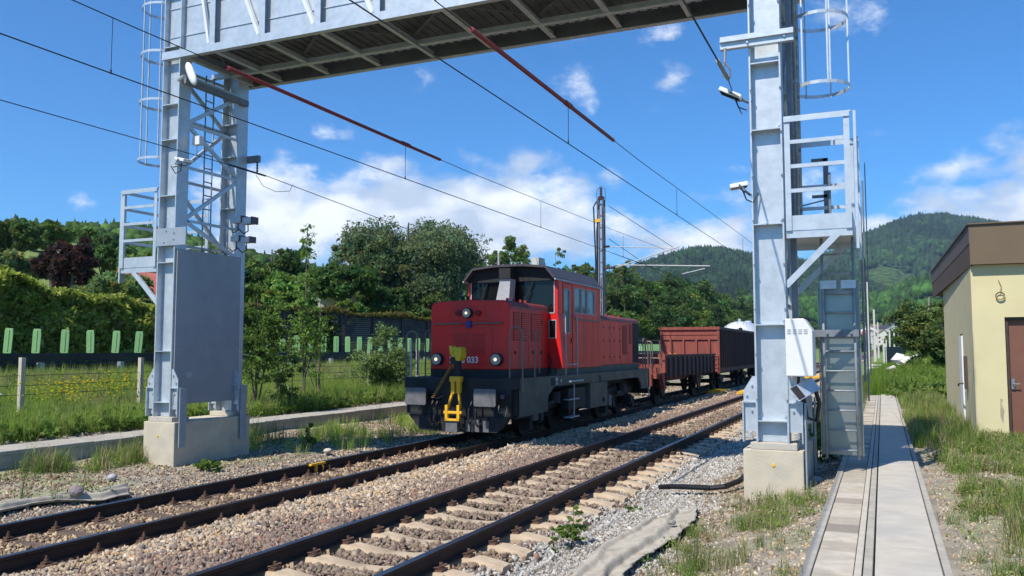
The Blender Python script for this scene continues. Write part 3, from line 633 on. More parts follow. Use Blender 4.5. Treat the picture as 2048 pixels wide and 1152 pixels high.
mb = MB(); mb.box((XL + .02, BF + .13, B0 + .16), (XR, BF + .145, B1)); 
for z in (8.12, 8.7, 9.3): mb.box((XL + .02, BF + .115, z), (XR, BF + .13, z + .02))
mb.build('front_cladding', M['galv'], GA, world=True)
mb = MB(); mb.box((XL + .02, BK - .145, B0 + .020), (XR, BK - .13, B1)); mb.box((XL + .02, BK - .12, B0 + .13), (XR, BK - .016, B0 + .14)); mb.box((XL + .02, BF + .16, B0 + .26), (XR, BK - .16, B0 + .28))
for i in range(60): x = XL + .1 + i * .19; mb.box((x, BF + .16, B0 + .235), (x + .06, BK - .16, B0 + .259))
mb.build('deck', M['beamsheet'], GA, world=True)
# wire brackets
mb = MB(); mb.box((-2.0, 11.93, 6.26), (-1.0, 11.945, 6.44)); mb.box((-2.0, 11.945, 6.26), (-1.0, 12.02, 6.275)); mb.box((-2.0, 11.89, 6.35), (-1.0, 11.93, 6.365)); bolts(mb, [(-1.62, 11.92, 6.31), (-1.12, 11.92, 6.33)]); mb.build('wire_bracket', M['galv'], GA, world=True)
mb = MB(); mb.box((-12.75, 13.97, 5.98), (-12.05, 14.05, 6.12)); mb.build('wire_bracket', M['galv_dark'], GA, world=True)
mb = MB(); mb.beam((-12.3, 12.1, 7.22), (-12.28, 13.85, 7.22), .10, .12); mb.build('bottom_rail_beam', M['galv_dark'], GA, world=True)
# platforms
def platform(x0, x1, ya, yb, z, ht, s):
    pl = MB(); pl.box((x0, ya, z - .02), (x1, yb, z)); 
    pl.box((x0 - .0, ya - .012, z - .10), (x1, ya, z + .0)); pl.box((x0, yb, z - .10), (x1, yb + .012, z))
    pl.m = 0; o = pl.build('platform_floor', M['galv'], GA, world=True)
    r = MB(); r.box((x0, ya - .02, z + .002), (x1, ya - .012, z + .21)); r.box((x0, yb + .012, z + .002), (x1, yb + .02, z + .21))
    xe = x1 if s > 0 else x0
    r.box((xe, ya, z + .002), (xe + .008 * s, yb, z + .21)); r.build('kickboard', M['galv'], GA, world=True)
    fr = MB(); pw = .075
    for yy in (ya - .035, yb + .035):
        for x in (x0 + .04, x1 - .04): fr.box((x - pw/2, yy - .006, z + .0), (x + pw/2, yy + .006, z + ht))
        fr.box((x0, yy - .02, z + ht), (x1 + .02, yy + .02, z + ht + .022)); fr.box((x0, yy - .025, z + ht - .06), (x1, yy - .018, z + ht))
        for k in (.25, .5, .75): zz = z + .21 + (ht - .21) * k; fr.box((x0 + .08, yy - .012, zz - .027), (x1 - .08, yy + .004, zz + .027))
    xe2 = xe + .05 * s
    for yy in (ya + .04, yb - .04): fr.box((xe2 - .006, yy - .06, z - .28), (xe2 + .03, yy + .06, z + ht + .02))
    for k in (.25, .5, .75, 1.0): zz = z + .21 + (ht - .21) * k; fr.box((xe2 - .006, ya + .1, zz - .03), (xe2 + .006, yb - .1, zz + .03))
    fr.build('railing', M['galv'], GA, world=True)
platform(-1.17, -.32, 12.1, 13.7, 3.62, 1.58, 1)
platform(-14.02, -13.06, 12.28, 13.6, 3.62, 1.56, -1)
mb = MB(); mb.beam((-.50, 12.08, 3.56), (-1.19, 12.08, 2.86), .085, .028, (0, 1, 0)); mb.beam((-.50, 13.7, 3.56), (-1.19, 13.7, 2.86), .085, .028, (0, 1, 0)); mb.each('platform_strut', M['galv'], GA, world=True)
mb = MB(); mb.box((-13.06, 12.29, 3.50), (-12.79, 12.33, 3.60)); mb.box((-13.06, 13.54, 3.50), (-12.79, 13.58, 3.60)); mb.box((-13.06, 12.29, 3.604), (-12.8, 13.58, 3.62)); mb.build('platform_bearer', M['galv'], GA, world=True)
mb = MB(); mb.beam((-13.72, 12.3, 3.56), (-12.82, 12.2, 2.80), .09, .05, (0, 1, 0)); mb.build('platform_strut', M['galv'], GA, world=True)
# ladders with safety cages
def ladder(x, y, z0, z1, w=.42, ax='y', r=.021, name='ladder', guard=False):
    mb = MB(); d = Vector((1, 0, 0)) if ax == 'x' else Vector((0, 1, 0)); c = Vector((x, y, 0))
    for s in (-1, 1):
        q = c + d * (s * w / 2); mb.tube([(q.x, q.y, z0), (q.x, q.y, z1)], r, 8)
    z = z0 + .12
    while z < z1 - .05:
        a = c - d * (w / 2); b_ = c + d * (w / 2); mb.tube([(a.x, a.y, z), (b_.x, b_.y, z)], .014, 6); z += .28
    return mb.build(name, M['pipe'], GA, world=True, smooth=True)
def cage(cx, cy, rx, zs_, z1, a0, a1, s):
    mb = MB()
    for z in zs_:
        pts = []
        for i in range(17):
            t_ = a0 + (a1 - a0) * i / 16; pts.append((cx + rx * math.cos(t_) * s, cy + rx * math.sin(t_), z))
        for i in range(16): mb.beam(pts[i], pts[i + 1], .008, .05)
    for i in (1, 4, 8, 12, 15):
        t_ = a0 + (a1 - a0) * i / 16; x_, y_ = cx + (rx - .012) * math.cos(t_) * s, cy + (rx - .012) * math.sin(t_); mb.beam((x_, y_, min(zs_) - .04), (x_, y_, z1), .022, .022, (1, 0, 0))
    mb.build('ladder_cage', M['galv'], GA, world=True)
ladder(-1.06, 12.95, 3.65, 10.6, .42, 'y')
cage(-.72, 12.95, .40, [5.82, 6.85, 7.9, 8.9, 9.9], 10.6, -2.5, 2.5, 1)
ladder(-13.08, 12.78, 3.85, 10.4, .40, 'y')
cage(-13.50, 12.75, .47, [5.85, 7.05, 8.05, 9.05, 10.0], 9.95, -2.5, 2.5, -1)
ladder(-12.55, 13.05, 3.6, 7.6, .22, 'y', .014)
for (x_, y_, z_) in ((-1.06, 12.7, 4.6), (-1.06, 12.7, 5.9), (-1.06, 12.7, 7.3)):
    mb = MB(); mb.box((-1.19, y_ + .03, z_), (-1.03, y_ + .05, z_ + .05)); mb.build('ladder_bracket', M['galv'], GA, world=True)
# guarded lower ladder on the right
mb = MB(); mb.box((-.83, 13.08, .48), (-.29, 13.09, 2.95)); mb.box((-.845, 12.98, .48), (-.835, 13.09, 2.95)); mb.box((-.288, 12.98, .48), (-.278, 13.09, 2.95)); mb.build('climb_guard_sheet', mat('bright_zinc_sheet', (.28, .30, .29), .32, .65, .14, 2, bump=.08, bscale=3, stain=((.24, .26, .25), .6, 1.2)), GA, world=True)
ladder(-.56, 12.94, .44, 3.6, .42, 'x', .02)
mb = MB(); mb.box((-1.19, 12.86, 2.17), (-.30, 12.872, 2.27)); bolts(mb, [(-.72, 12.85, 2.22), (-.40, 12.85, 2.22)], 1, .018, .03); mb.build('ladder_arm', M['galv_dark'], GA, world=True)
mb = MB(); mb.box((-.80, 12.90, 2.86), (-.58, 12.915, 2.98)); mb.box((-.52, 12.90, 2.86), (-.32, 12.915, 2.98)); mb.build('hinge_plate', M['galv'], GA, world=True)
# conduits and cable ladder on the right tower
for k, (x_, y_, r_, z0_, z1_) in enumerate([(-.25, 13.95, .016, 1.5, 4.2), (-.21, 14.0, .012, 1.2, 4.6), (-.17, 14.02, .008, 1.6, 4.9)]):
    mb = MB(); mb.tube([(x_, y_, z0_), (x_, y_, z1_)], r_, 8); mb.build('conduit', M['galv_dark'], GA, world=True)
mb = MB(); mb.box((-1.15, 12.42, 1.9), (-1.08, 12.62, 10.5)); 
for i in range(70): z = 2 + i * .12; mb.box((-1.081, 12.46, z), (-1.074, 12.50, z + .06))
mb.build('cable_tray', M['galv_dark'], GA, world=True)
mb = MB()
for x_ in (-1.12, -1.05): mb.tube([(x_, 13.2, 3.7), (x_, 13.2, 10.5)], .018, 6)
for z in (4.0, 4.9, 5.7, 6.6, 7.5, 8.4): mb.box((-1.18, 12.9, z), (-1.02, 12.92, z + .05))
mb.build('riser_pipes', M['galv_dark'], GA, world=True)
mb = MB()
for (xa, xb, z) in ((-.98, -.74, 3.66), (-.98, -.74, 5.05), (-.98, -.74, 4.45)): mb.box((xa, 14.4, z), (xb, 14.43, z + .05))
mb.box((-.80, 14.4, 3.66), (-.72, 14.43, 5.1)); mb.build('rear_frame', M['galv_dark'], GA, world=True)
mb = MB(); mb.tube([(-.68, 13.6, 3.7), (-.68, 13.6, 4.55), (-.66, 13.5, 4.66), (-.66, 13.4, 4.6), (-.66, 13.4, 3.7)], .02, 8); mb.tube([(-1.1, 13.6, 4.2), (-.70, 13.6, 4.28)], .012, 6); mb.build('grab_handle', M['galv_dark'], GA, world=True)

mb = MB()
for y_ in (12.12, 12.9, 13.72):
    for z_ in (1.02, 2.0, 3.0, 3.85): mb.cyl((-12.298, y_, z_), .014, 0, .02, 6)
mb.build('sheet_bolts', M['galv'], GA, world=True)
mb = MB(); mb.box((-12.299, 12.35, 1.45), (-12.296, 12.50, 1.55)); mb.build('sheet_label', M['grey'], GA, world=True)
mb = MB()
for (x_, ys_) in ((-1.205, 12.0), (-1.60, 12.0)):
    for z_ in np.arange(1.3, 9.0, .62): mb.cyl((x_, ys_ + .01, z_), .012, 1, .03, 6)
mb.build('flange_bolts', M['galv_dark'], GA, world=True)
# foundations
for (x0, x1, z0, lab) in ((-12.97, -12.19, -.5, 'pale concrete foundation block under the left gantry tower'), (-1.80, -1.01, -.4, 'pale concrete foundation block with a yellow survey mark under the right gantry tower')):
    th_ = thing('foundation', ((x0 + x1) / 2, 13, z0), lab, 'foundation')
    mb = MB(); mb.box((x0, 12.0, z0), (x1, 14.06, .62)); mb.build('block', M['conc'], th_, world=True, bevel=.012)
    for ya in (12.0, 13.6): mb = MB(); mb.box((x0 + .10, ya + .01, .622), (x1 - .08, ya + .44, .715)); mb.build('grout_pad', M['conc_slab'], th_, world=True, bevel=.008)
    if x0 > -5:
        mb = MB(); mb.cyl((-1.40, 11.995, .42), .022, 1, .012, 12); mb.build('survey_mark', M['yellow2'], th_, world=True)
        mb = MB()
        # deep front corner box where the cables come in
    else:
        mb = MB(); mb.cyl((-12.6, 11.995, .36), .02, 1, .012, 12); mb.build('survey_mark', M['yellow'], th_, world=True)

# things fixed to the gantry
def obj1(name, mb, m, lab, cat, bevel=0, group=None, origin=None):
    c = np.mean(np.array(mb.v), 0) if origin is None else origin
    mb.v = [(a - c[0], b_ - c[1], d - c[2]) for a, b_, d in mb.v]; o = mb.build(name, m, bevel=bevel); o.location = tuple(c); return tag(o, lab, cat, group)
cb = thing('cabinet', (-1.0, 12, 1.62), 'white metal equipment cabinet with slanted top on the right tower', 'cabinet')
mb = MB(); mb.prism([(-1.19, 1.63), (-.90, 1.63), (-.845, 1.63), (-.845, 2.24), (-.95, 2.40), (-1.19, 2.40)], 1, 11.82, 12.35); mb.build('housing', M['offwhite'], cb, world=True, bevel=.012)
mb = MB()
for r_ in range(3):
    for c_ in range(4): x_ = -1.165 + c_ * .07; z_ = 2.20 + r_ * .025; mb.box((x_, 11.812, z_), (x_ + .05, 11.822, z_ + .008))
mb.build('vent_slots', mat('slot_shadow_grey', (.45, .46, .47), .6), cb, world=True)
bx_ = thing('duct_box', (-.95, 12.0, 1.35), 'open galvanised rectangular duct tilted under the white cabinet', 'duct')
mb = MB(); d = Vector((.33, .10, .15)); p = Vector((-1.06, 11.95, 1.40))
R_ = Vector((.10, 0, -.17)); u = R_
def frame_box(mb, p, d, a, b_, t_):
    a, b_, p, d = Vector(a), Vector(b_), Vector(p), Vector(d)
    for (o_, e1, e2) in ((p, a, b_.normalized() * t_), (p + b_, a, -b_.normalized() * t_), (p, b_, a.normalized() * t_), (p + a, b_, -a.normalized() * t_)):
        vs = [o_, o_ + e1, o_ + e1 + e2, o_ + e2]; vs += [v_ + d for v_ in vs]
        mb.add(vs, [(0, 1, 2, 3), (7, 6, 5, 4), (0, 4, 5, 1), (1, 5, 6, 2), (2, 6, 7, 3), (3, 7, 4, 0)])
p = P(1577, 778, Y=11.86); frame_box(mb, p, (.17, .22, .10), P(1593, 769, Y=11.90) - p, P(1597, 803, Y=11.86) - p, .006); mb.build('duct_shell', M['galv'], bx_, world=True)
a_, b_2 = P(1593, 769, Y=11.90) - p, P(1597, 803, Y=11.86) - p; o_ = p + Vector((.012, .012, .004)); mb = MB(); mb.add([o_ + a_*.08 + b_2*.05, o_ + a_*.92 + b_2*.05, o_ + a_*.92 + b_2*.95, o_ + a_*.08 + b_2*.95] , [(0, 1, 2, 3)]); mb.build('painted_duct_shade', M['black'], bx_, world=True)  # black panel stands in for the shade inside the open duct
mb = MB(); mb.tube([(-1.02, 12.25, 1.35), (-.98, 12.3, 1.05), (-.86, 12.4, 1.0), (-.82, 12.4, 1.25), (-.88, 12.35, 1.5)], .03, 8); mb.tube([(-1.05, 12.05, 1.62), (-1.07, 12.06, 1.4), (-1.0, 12.1, 1.2)], .02, 6); obj1('cable_loop', mb, M['hose'], 'black cable loop hanging below the white cabinet', 'cable')
def floodlight(p, tilt, yaw_, lab, s=1.0, m='offwhite'):
    r = thing('floodlight', p, lab, 'floodlight', rz=yaw_)
    mb = MB(); mb.box((-.20*s, -.13*s, -.03), (.20*s, .13*s, .03)); o = mb.build('lamp_housing', M[m], r, bevel=.01); o.rotation_euler.y = tilt
    mb = MB(); mb.box((-.17*s, -.10*s, -.04), (.17*s, .10*s, -.032)); o = mb.build('lamp_lens', M['glass'], r); o.rotation_euler.y = tilt
    mb = MB(); mb.tube([(-.0, -.14*s, 0), (.14*s, -.14*s, -.08), (.14*s, .14*s, -.08), (0, .14*s, 0)], .012, 6); mb.tube([(.14*s, 0, -.08), (.26*s, .1, -.12)], .018, 6); mb.build('lamp_bracket', M['galv_dark'], r)
    mb = MB(); mb.tube([(.05, .02, -.05), (.1, .0, -.2), (.2, .05, -.24), (.27, .1, -.1)], .010, 6); mb.build('lamp_cable', M['hose'], r)
    return r
floodlight((-1.86, 11.95, 5.60), .5, 0, 'grey floodlight tilted skyward under the wire bracket of the right tower', .85)
floodlight((-1.78, 11.95, 4.28), -.15, .2, 'bright white floodlight box on the left edge of the right tower', .62, 'white')
floodlight(P(368, 320, Y=11.85), -.25, 2.9, 'floodlight with dark lens on the front column of the left tower', .8)
mb = MB(); mb.box((-12.12, 11.88, 7.04), (-11.93, 11.95, 7.12)); at_ = thing('antenna', (-12.2, 11.9, 7.1), 'white oval antenna radome on the left tower below the beam', 'antenna')
mb = MB(); mb.tube([(-12.34, 12.0, 7.20), (-12.1, 11.9, 7.22)], .035, 8); mb.tube([(-12.36, 12.02, 7.26), (-12.2, 11.96, 7.2)], .02, 6); mb.build('antenna_arm', M['galv'], at_, world=True)
mb = MB(); ps = [P(374, 125, Y=11.87), P(391, 170, Y=11.87)]; 
ax_ = (Vector(ps[-1]) - Vector(ps[0])); o0 = len(mb.v); nn_ = 16; cs = []
ex_ = ax_.cross(Vector((0, 1, 0))).normalized()
for i in range(13):
    t_ = i / 12; rr_ = .085 * max(0.02, 1 - abs(2*t_ - 1) ** 3) ** .5; c0 = Vector(ps[0]) + ax_ * t_
    for k in range(nn_): a_ = 2*math.pi*k/nn_; cs.append(c0 + ex_ * (rr_*math.cos(a_)) + Vector((0, 1, 0)) * (rr_*.6*math.sin(a_)))
mb.add(cs, [(i*nn_+k, i*nn_+(k+1) % nn_, (i+1)*nn_+(k+1) % nn_, (i+1)*nn_+k) for i in range(12) for k in range(nn_)] + [tuple(range(nn_-1, -1, -1)), tuple(12*nn_+k for k in range(nn_))])
mb.build('radome', M['white'], at_, world=True, smooth=True)
mb = MB(); mb.box((-12.30, 12.35, 5.75 + .25), (-12.12, 12.47, 6.17)); mb.tube([(-12.22, 12.4, 6.0), (-12.24, 12.42, 5.75)], .012, 6); obj1('junction_box', mb, M['offwhite'], 'small white junction box inside the left tower', 'junction box')
for k, (px, py, s_, lab) in enumerate([(480, 440, 1.0, 'upper left axle sensor box on the left tower'), (500, 442, 1.0, 'upper right axle sensor box on the left tower'), (477, 478, .85, 'lower left sensor box on the left tower'), (497, 480, .85, 'lower right sensor box on the left tower')]):
    p = P(px, py, Y=13.6); r = thing('sensor_box', p, lab, 'sensor'); mb = MB(); mb.box((-.16*s_, -.09, -.07*s_), (.10*s_, .09, .07*s_)); mb.build('housing', M['galv'], r, bevel=.008)
    mb = MB(); mb.box((.10*s_, -.095, -.075*s_), (.14*s_, .095, .075*s_)); mb.build('hood', M['ceram'], r)
    mb = MB(); mb.tube([(-.05, 0, -.07), (-.06, .02, -.2), (-.2, .05, -.25), (-.42, .1, -.1)], .012, 6); mb.build('sensor_cable', M['hose'], r)

# ------------------------------------------------------------------ overhead line
def insul(mb, p, q, r=.035, n=7):
    p, q = Vector(p), Vector(q)
    for i in range(n):
        a = p.lerp(q, (i + .15) / n); b_ = p.lerp(q, (i + .85) / n); mb.tube([a, b_], r, 8, r2=r * .45)
    mb.tube([p, q], r * .4, 6)
def wire(x, zc, zm, lab1, lab2, x2, red, drops):
    w1 = thing('contact_wire', (x, 0, zc), lab1, 'overhead wire'); mb = MB(); mb.tube([(x, -25, zc), (x2, 160, zc + .02)], .0085, 6); mb.build('wire', M['cable'], w1, world=True)
    w2 = thing('messenger_wire', (x, 0, zm), lab2, 'overhead wire')
    mb = MB(); mb.tube([(x, -25, zm + .25), (x, 8, zm), (x, 18, zm - .01), (x, 30, zm + .15), (x2, 37, zm + .3), (x2, 60, zm), (x2, 97, zm + .35), (x2, 160, zm)], .0075, 6); mb.build('wire', M['cable'], w2, world=True)
    mb = MB(); mb.tube([(x, red[0], zm), (x, red[1], zm - .01)], .034, 8); mb.tube([(x, red[2] - .15, zm), (x, red[2] + .15, zm)], .045, 8); mb.build('insulating_sleeve', M['redtube'], w2, world=True)
    for y in drops:
        zt = zm + (.12 if y > 25 else 0); mb = MB(); mb.tube([(x, y, zt), (x, y, zc)], .0055, 4); mb.tube([(x, y, zc + .05), (x, y, zc - .01)], .012, 5); mb.build('dropper', M['cable'], w2, world=True)
wire(-4.8, 5.5, 6.17, 'lower contact wire over the near track', 'upper wire with a long red sleeve over the near track', -4.9, (9.6, 15.95, 13.3), [1.5, 13.3, 21.6, 33, 45])
wire(-8.98, 5.53, 6.26, 'lower contact wire over the far track', 'upper wire with a long red sleeve over the far track', -9.0, (9.7, 16.4, 14.9), [7.6, 14.9, 22.5, 31, 44])
fw = thing('feeder_wire', (-12.2, 14, 5.9), 'dark feeder wire tied off at the back of the left tower', 'overhead wire')
mb = MB(); mb.tube([(-12.2, -25, 6.0), (-12.1, 5, 5.75), (-12.12, 13.9, 5.76)], .008, 6); mb.tube([(-12.12, 14.1, 5.76), (-12.1, 26, 5.0), (-11.9, 37.6, 5.1)], .008, 6); mb.build('wire', M['cable'], fw, world=True)
mb = MB(); insul(mb, (-12.1, 14.0, 5.99), (-12.12, 14.03, 5.76), .03, 4); mb.tube([(-12.12, 13.2, 5.76), (-12.12, 14.3, 5.74)], .02, 6); mb.tube([(-12.12, 14.0, 5.7), (-12.1, 14.2, 5.5), (-12.0, 14.5, 5.42), (-11.95, 14.9, 5.5), (-11.95, 15.0, 5.66)], .006, 5); mb.build('wire_clamp', M['cable'], fw, world=True)
fw = thing('feeder_wire', (-1.93, 11, 5.9), 'thick wire coming over the camera to the bracket of the right tower', 'overhead wire')
mb = MB(); mb.tube([(-1.93, -25, 6.1), (-1.95, 4, 5.92), (-1.92, 11.5, 5.88)], .013, 6); mb.build('wire', M['cable'], fw, world=True)
mb = MB(); mb.tube([(-1.93, 11.93, 6.27), (-1.93, 11.9, 6.05)], .02, 6); mb.tube([(-1.93, 11.3, 5.89), (-1.90, 11.95, 5.83)], .03, 6); mb.tube([(-1.93, 11.9, 6.05), (-1.86, 11.9, 5.95), (-1.86, 11.9, 5.82)], .014, 5); mb.tube([(-1.93, 11.9, 6.05), (-1.97, 11.9, 5.95), (-1.95, 11.9, 5.85)], .014, 5); mb.tube([(-1.9, 11.95, 5.83), (-1.80, 11.97, 5.5), (-1.72, 11.99, 5.3)], .01, 5); mb.build('wire_clamp', M['galv_dark'], fw, world=True)

# lattice catenary mast with its two brackets
MX, MY = -11.95, 37.6
cm = thing('catenary_mast', (MX, MY, -.2), 'steel catenary mast with bundled cables behind the locomotive', 'mast')
mb = MB()
for sx in (-1, 1):
    for sy in (-1, 1): mb.box((MX + sx*.13 - .03, MY + sy*.13 - .03, -.3), (MX + sx*.13 + .03, MY + sy*.13 + .03, 9.05))
z = 0
while z < 8.9: mb.box((MX - .16, MY - .17, z), (MX + .16, MY - .16, z + .05)); mb.box((MX - .16, MY + .16, z), (MX + .16, MY + .17, z + .05)); z += .55
mb.build('mast_frame', mat('mast_zinc', (.11, .11, .125), .5, .3, .1), cm, world=True)
mb = MB()
for k in (-.06, .02, .10): mb.tube([(MX + k, MY - .24, -.2), (MX + k, MY - .24, 8.6 + k)], .020, 6)
mb.build('white_cables', mat('lilac_grey_cable', (.30, .30, .36), .5), cm, world=True)
mb = MB(); mb.tube([(MX - .20, MY - .22, 2.5), (MX - .21, MY - .22, 6.2), (MX - .30, MY - .22, 8.7), (MX - .2, MY - .1, 8.95)], .035, 6); mb.tube([(MX - .12, MY - .25, 4), (MX - .14, MY - .25, 7.5), (MX - .05, MY - .2, 8.8)], .03, 6)
mb.tube([(MX - .22, MY, 8.9), (MX - .2, MY, 9.5), (MX, MY, 9.72), (MX + .2, MY, 9.55), (MX + .22, MY, 9.0)], .012, 5); mb.build('black_cables', M['hose'], cm, world=True)
mb = MB(); mb.cyl((MX, MY, 9.12), .16, 2, .14, 10); insul(mb, (MX, MY, 9.1), (MX, MY, 9.65), .09, 5); mb.build('mast_top', M['ceram'], cm, world=True)
mb = MB(); mb.box((MX - .22, MY - .3, 7.96), (MX + .05, MY - .24, 8.1)); mb.build('yellow_tag', M['yellow2'], cm, world=True)
mb = MB(); a = P(1225, 492, Y=37.4); b_ = P(1350, 496, Y=37.4); mb.tube([(MX + .3, 37.5, a.z), b_], .022, 6); c_ = P(1232, 535, Y=37.4); mb.tube([c_, P(1359, 493, Y=37.4)], .026, 8); mb.tube([c_, P(1232, 530, Y=37.4), P(1420, 532, Y=37.4)], .026, 8)
mb.tube([P(1410, 537, Y=37.4), P(1364, 548, Y=37.4)], .022, 6); mb.build('cantilever', M['alu'], cm, world=True)
mb = MB(); insul(mb, (MX + .15, 37.5, a.z), (MX + .45, 37.5, a.z), .07, 5); insul(mb, (MX + .15, 37.5, c_.z), c_, .08, 5); mb.build('insulator', M['ceram'], cm, world=True)
for (p, q, lab) in ((P(1218, 412, Y=37), (-9.2, 62, 6.4), 'steep wire falling away from the top of the lattice mast'), (P(1218, 478, Y=37), (-10.2, 62, 4.3), 'wire leaving the middle of the lattice mast towards the wagons'), (P(1222, 505, Y=37), (-9.3, 75, 5.6), 'thin wire leaving the mast beside the lower bracket')):
    r = thing('span_wire', p, lab, 'overhead wire'); mb = MB(); p2 = Vector(q); mb.tube([p, (p + p2) / 2 + Vector((0, 0, -.1)), p2], .014, 5); mb.build('wire', M['cable'], r, world=True)

# concrete masts receding along the line
def cmast(x, y, h, lab, arm=-1, zb=0.0):
    r = thing('catenary_mast', (x, y, zb), lab, 'mast'); mb = MB(); mb.beam((0, 0, -.5), (0, 0, h * .5), .36, .36, (0, 1, 0)); mb.beam((0, 0, h * .5), (0, 0, h), .28, .28, (0, 1, 0)); mb.build('pole', M['mast'], r)
    mb = MB(); mb.tube([(0, 0, 6.9), (arm * 2.9, 0, 7.2)], .04, 5); mb.tube([(0, 0, 5.6), (arm * 2.9, 0, 7.2)], .04, 5); mb.tube([(0, 0, 5.7), (arm * 3.3, 0, 5.8)], .04, 5); mb.build('cantilever', M['galv_dark'], r)
    mb = MB(); insul(mb, (0, 0, h), (0, 0, h + .8), .09, 4); mb.build('mast_top', M['ceram'], r)
    return r
for px, pyt, Y, lab in ((1737, 566, 92, 'nearest concrete mast in the row beyond the walkway'), (1750, 620, 150, 'second concrete mast in the row beyond the walkway'), (1757, 645, 205, 'third concrete mast in the row beyond the walkway'), (1767, 665, 270, 'fourth and farthest mast beside the dark wall')):
    b0 = P(px, 700, Y=Y); tp = P(px, pyt, Y=Y); cmast(b0.x, Y, tp.z + .1, lab, -1, 0)
for px, pyt, Y, lab in ((1773, 680, 300, 'small thin mast left of the three short masts'), (1780, 661, 240, 'leftmost of three short masts behind the dark wall'), (1789, 666, 250, 'middle of three short masts behind the dark wall'), (1797, 670, 262, 'rightmost of three short masts behind the dark wall')):
    b0 = P(px, 700, Y=Y); tp = P(px, pyt, Y=Y); r = thing('mast', (b0.x, Y, 0), lab, 'mast'); mb = MB(); mb.beam((0, 0, -.5), (0, 0, tp.z), .38, .38, (0, 1, 0)); mb.box((-.05, -.05, tp.z), (.05, .05, tp.z + .3)); mb.build('pole', M['mast'], r)
for px, py, Y, lab in ((1745, 738, 60, 'lower white marker board lying on two posts beside the line'), (1752, 732, 68, 'upper white marker board beside the line')):
    p = P(px, py, Y=Y); r = thing('marker_board', p, lab, 'marker board'); mb = MB(); mb.box((-.32, -.4, 0), (.36, .4, .12)); mb.build('board', M['white'], r); mb = MB(); mb.box((-.05, -.05, -1.6), (.05, .05, 0)); mb.build('post', M['galv_dark'], r)

# ------------------------------------------------------------------ locomotive (local: x across, y back from the buffer faces, z above rail)
LO = thing('locomotive', (-8.93, 16.8, FZ), 'red diesel shunting locomotive with black roofed cab and yellow coupler in front', 'locomotive')
def part(mb, name, m, parent=LO, bevel=0, smooth=False): return mb.build(name, m, parent, bevel=bevel, smooth=smooth)
# chassis side sills with the bogie arches
SW = 1.47
prof = [(.62, 1.46), (.62, .36), (1.0, .32), (1.55, .66), (2.35, .72), (2.38, 1.02), (2.75, 1.22), (5.3, 1.22), (5.3, .66), (6.9, .66), (6.9, 1.20), (7.9, 1.20), (10.9, 1.20), (11.3, 1.02), (11.4, .55), (11.9, .5), (11.9, 1.46)]
prof = [(.62, 1.46), (.62, .60), (1.35, .60), (2.30, .62), (2.34, .98), (2.75, 1.20), (10.55, 1.20), (10.95, .98), (11.0, .80), (11.85, .80), (11.95, 1.46)]
for s in (-1, 1):
    mb = MB(); mb.prism(prof, 0, s * (SW - .05), s * SW); part(mb, 'side_sill', M['sill'])
mb = MB(); mb.box((-SW + .05, .62, 1.36), (SW - .05, 11.9, 1.455)); mb.box((-1.0, .7, .75), (1.0, 11.6, 1.30)); part(mb, 'frame', M['chas'])
mb = MB(); mb.box((-1.38, 5.55, .48), (1.475, 7.15, 1.19)); part(mb, 'fuel_tank', M['sill'], bevel=.02)
mb = MB(); mb.cyl((1.48, 6.75, .66), .07, 0, .05, 12); part(mb, 'tank_cap', M['black'])
mb = MB(); mb.box((1.2, 3.9, .55), (1.42, 5.3, 1.1)); mb.box((-1.4, 3.9, .5), (-1.2, 5.3, 1.1)); mb.box((-.9, 3.6, .4), (.9, 7.6, .8)); part(mb, 'air_tank_box', M['chas'], bevel=.02)
# front steps box, right and left
for s in (-1, 1):
    mb = MB(); mb.box((s*1.05, .62, .62), (s*1.44, .66, 1.46)); mb.box((s*1.1, .66, .55), (s*1.40, 1.3, .60)); mb.box((s*1.1, .66, .95), (s*1.42, 1.3, .99)); mb.box((s*1.40, 1.3, .5), (s*1.44, 1.34, 1.4)); part(mb, 'step_well', M['chas'])
# end plate, plough skirt
mb = MB(); mb.prism([(-1.47, 1.46), (1.47, 1.46), (1.47, 1.22), (1.30, 1.20), (1.30, .62), (1.05, .30), (-1.05, .30), (-1.30, .62), (-1.30, 1.20), (-1.47, 1.22)], 1, .50, .60)
part(mb, 'end_plate', M['chas'], bevel=.015)
mb = MB(); mb.prism([(-1.30, .60), (1.30, .60), (.98, .24), (-.98, .24)], 1, .42, .48); part(mb, 'rail_guard', M['chas'], bevel=.01)
mb = MB(); mb.box((-1.47, 11.95, .6), (1.47, 12.03, 1.46)); part(mb, 'end_plate', M['chas'])
for s in (-1, 1):
    bf = MB(); bf.prism([(s*.875 + a, 1.05 + b_) for a, b_ in ((-.27, -.16), (-.25, -.20), (.25, -.20), (.27, -.16), (.27, .16), (.25, .19), (-.25, .19), (-.27, .16))], 1, 0, .035); o = part(bf, 'buffer', M['buffer'], bevel=.01)
    m2 = MB(); m2.cyl((s*.875, .3, 1.05), .10, 1, .52, 14); m2.cyl((s*.875, .44, 1.05), .15, 1, .16, 14); m2.build('buffer_stem', M['chas'], o)
    bf = MB(); bf.box((s*.875 - .25, 12.55, .86), (s*.875 + .25, 12.6, 1.22)); bf.cyl((s*.875, 12.3, 1.05), .12, 1, .5, 12); part(bf, 'buffer', M['chas'])
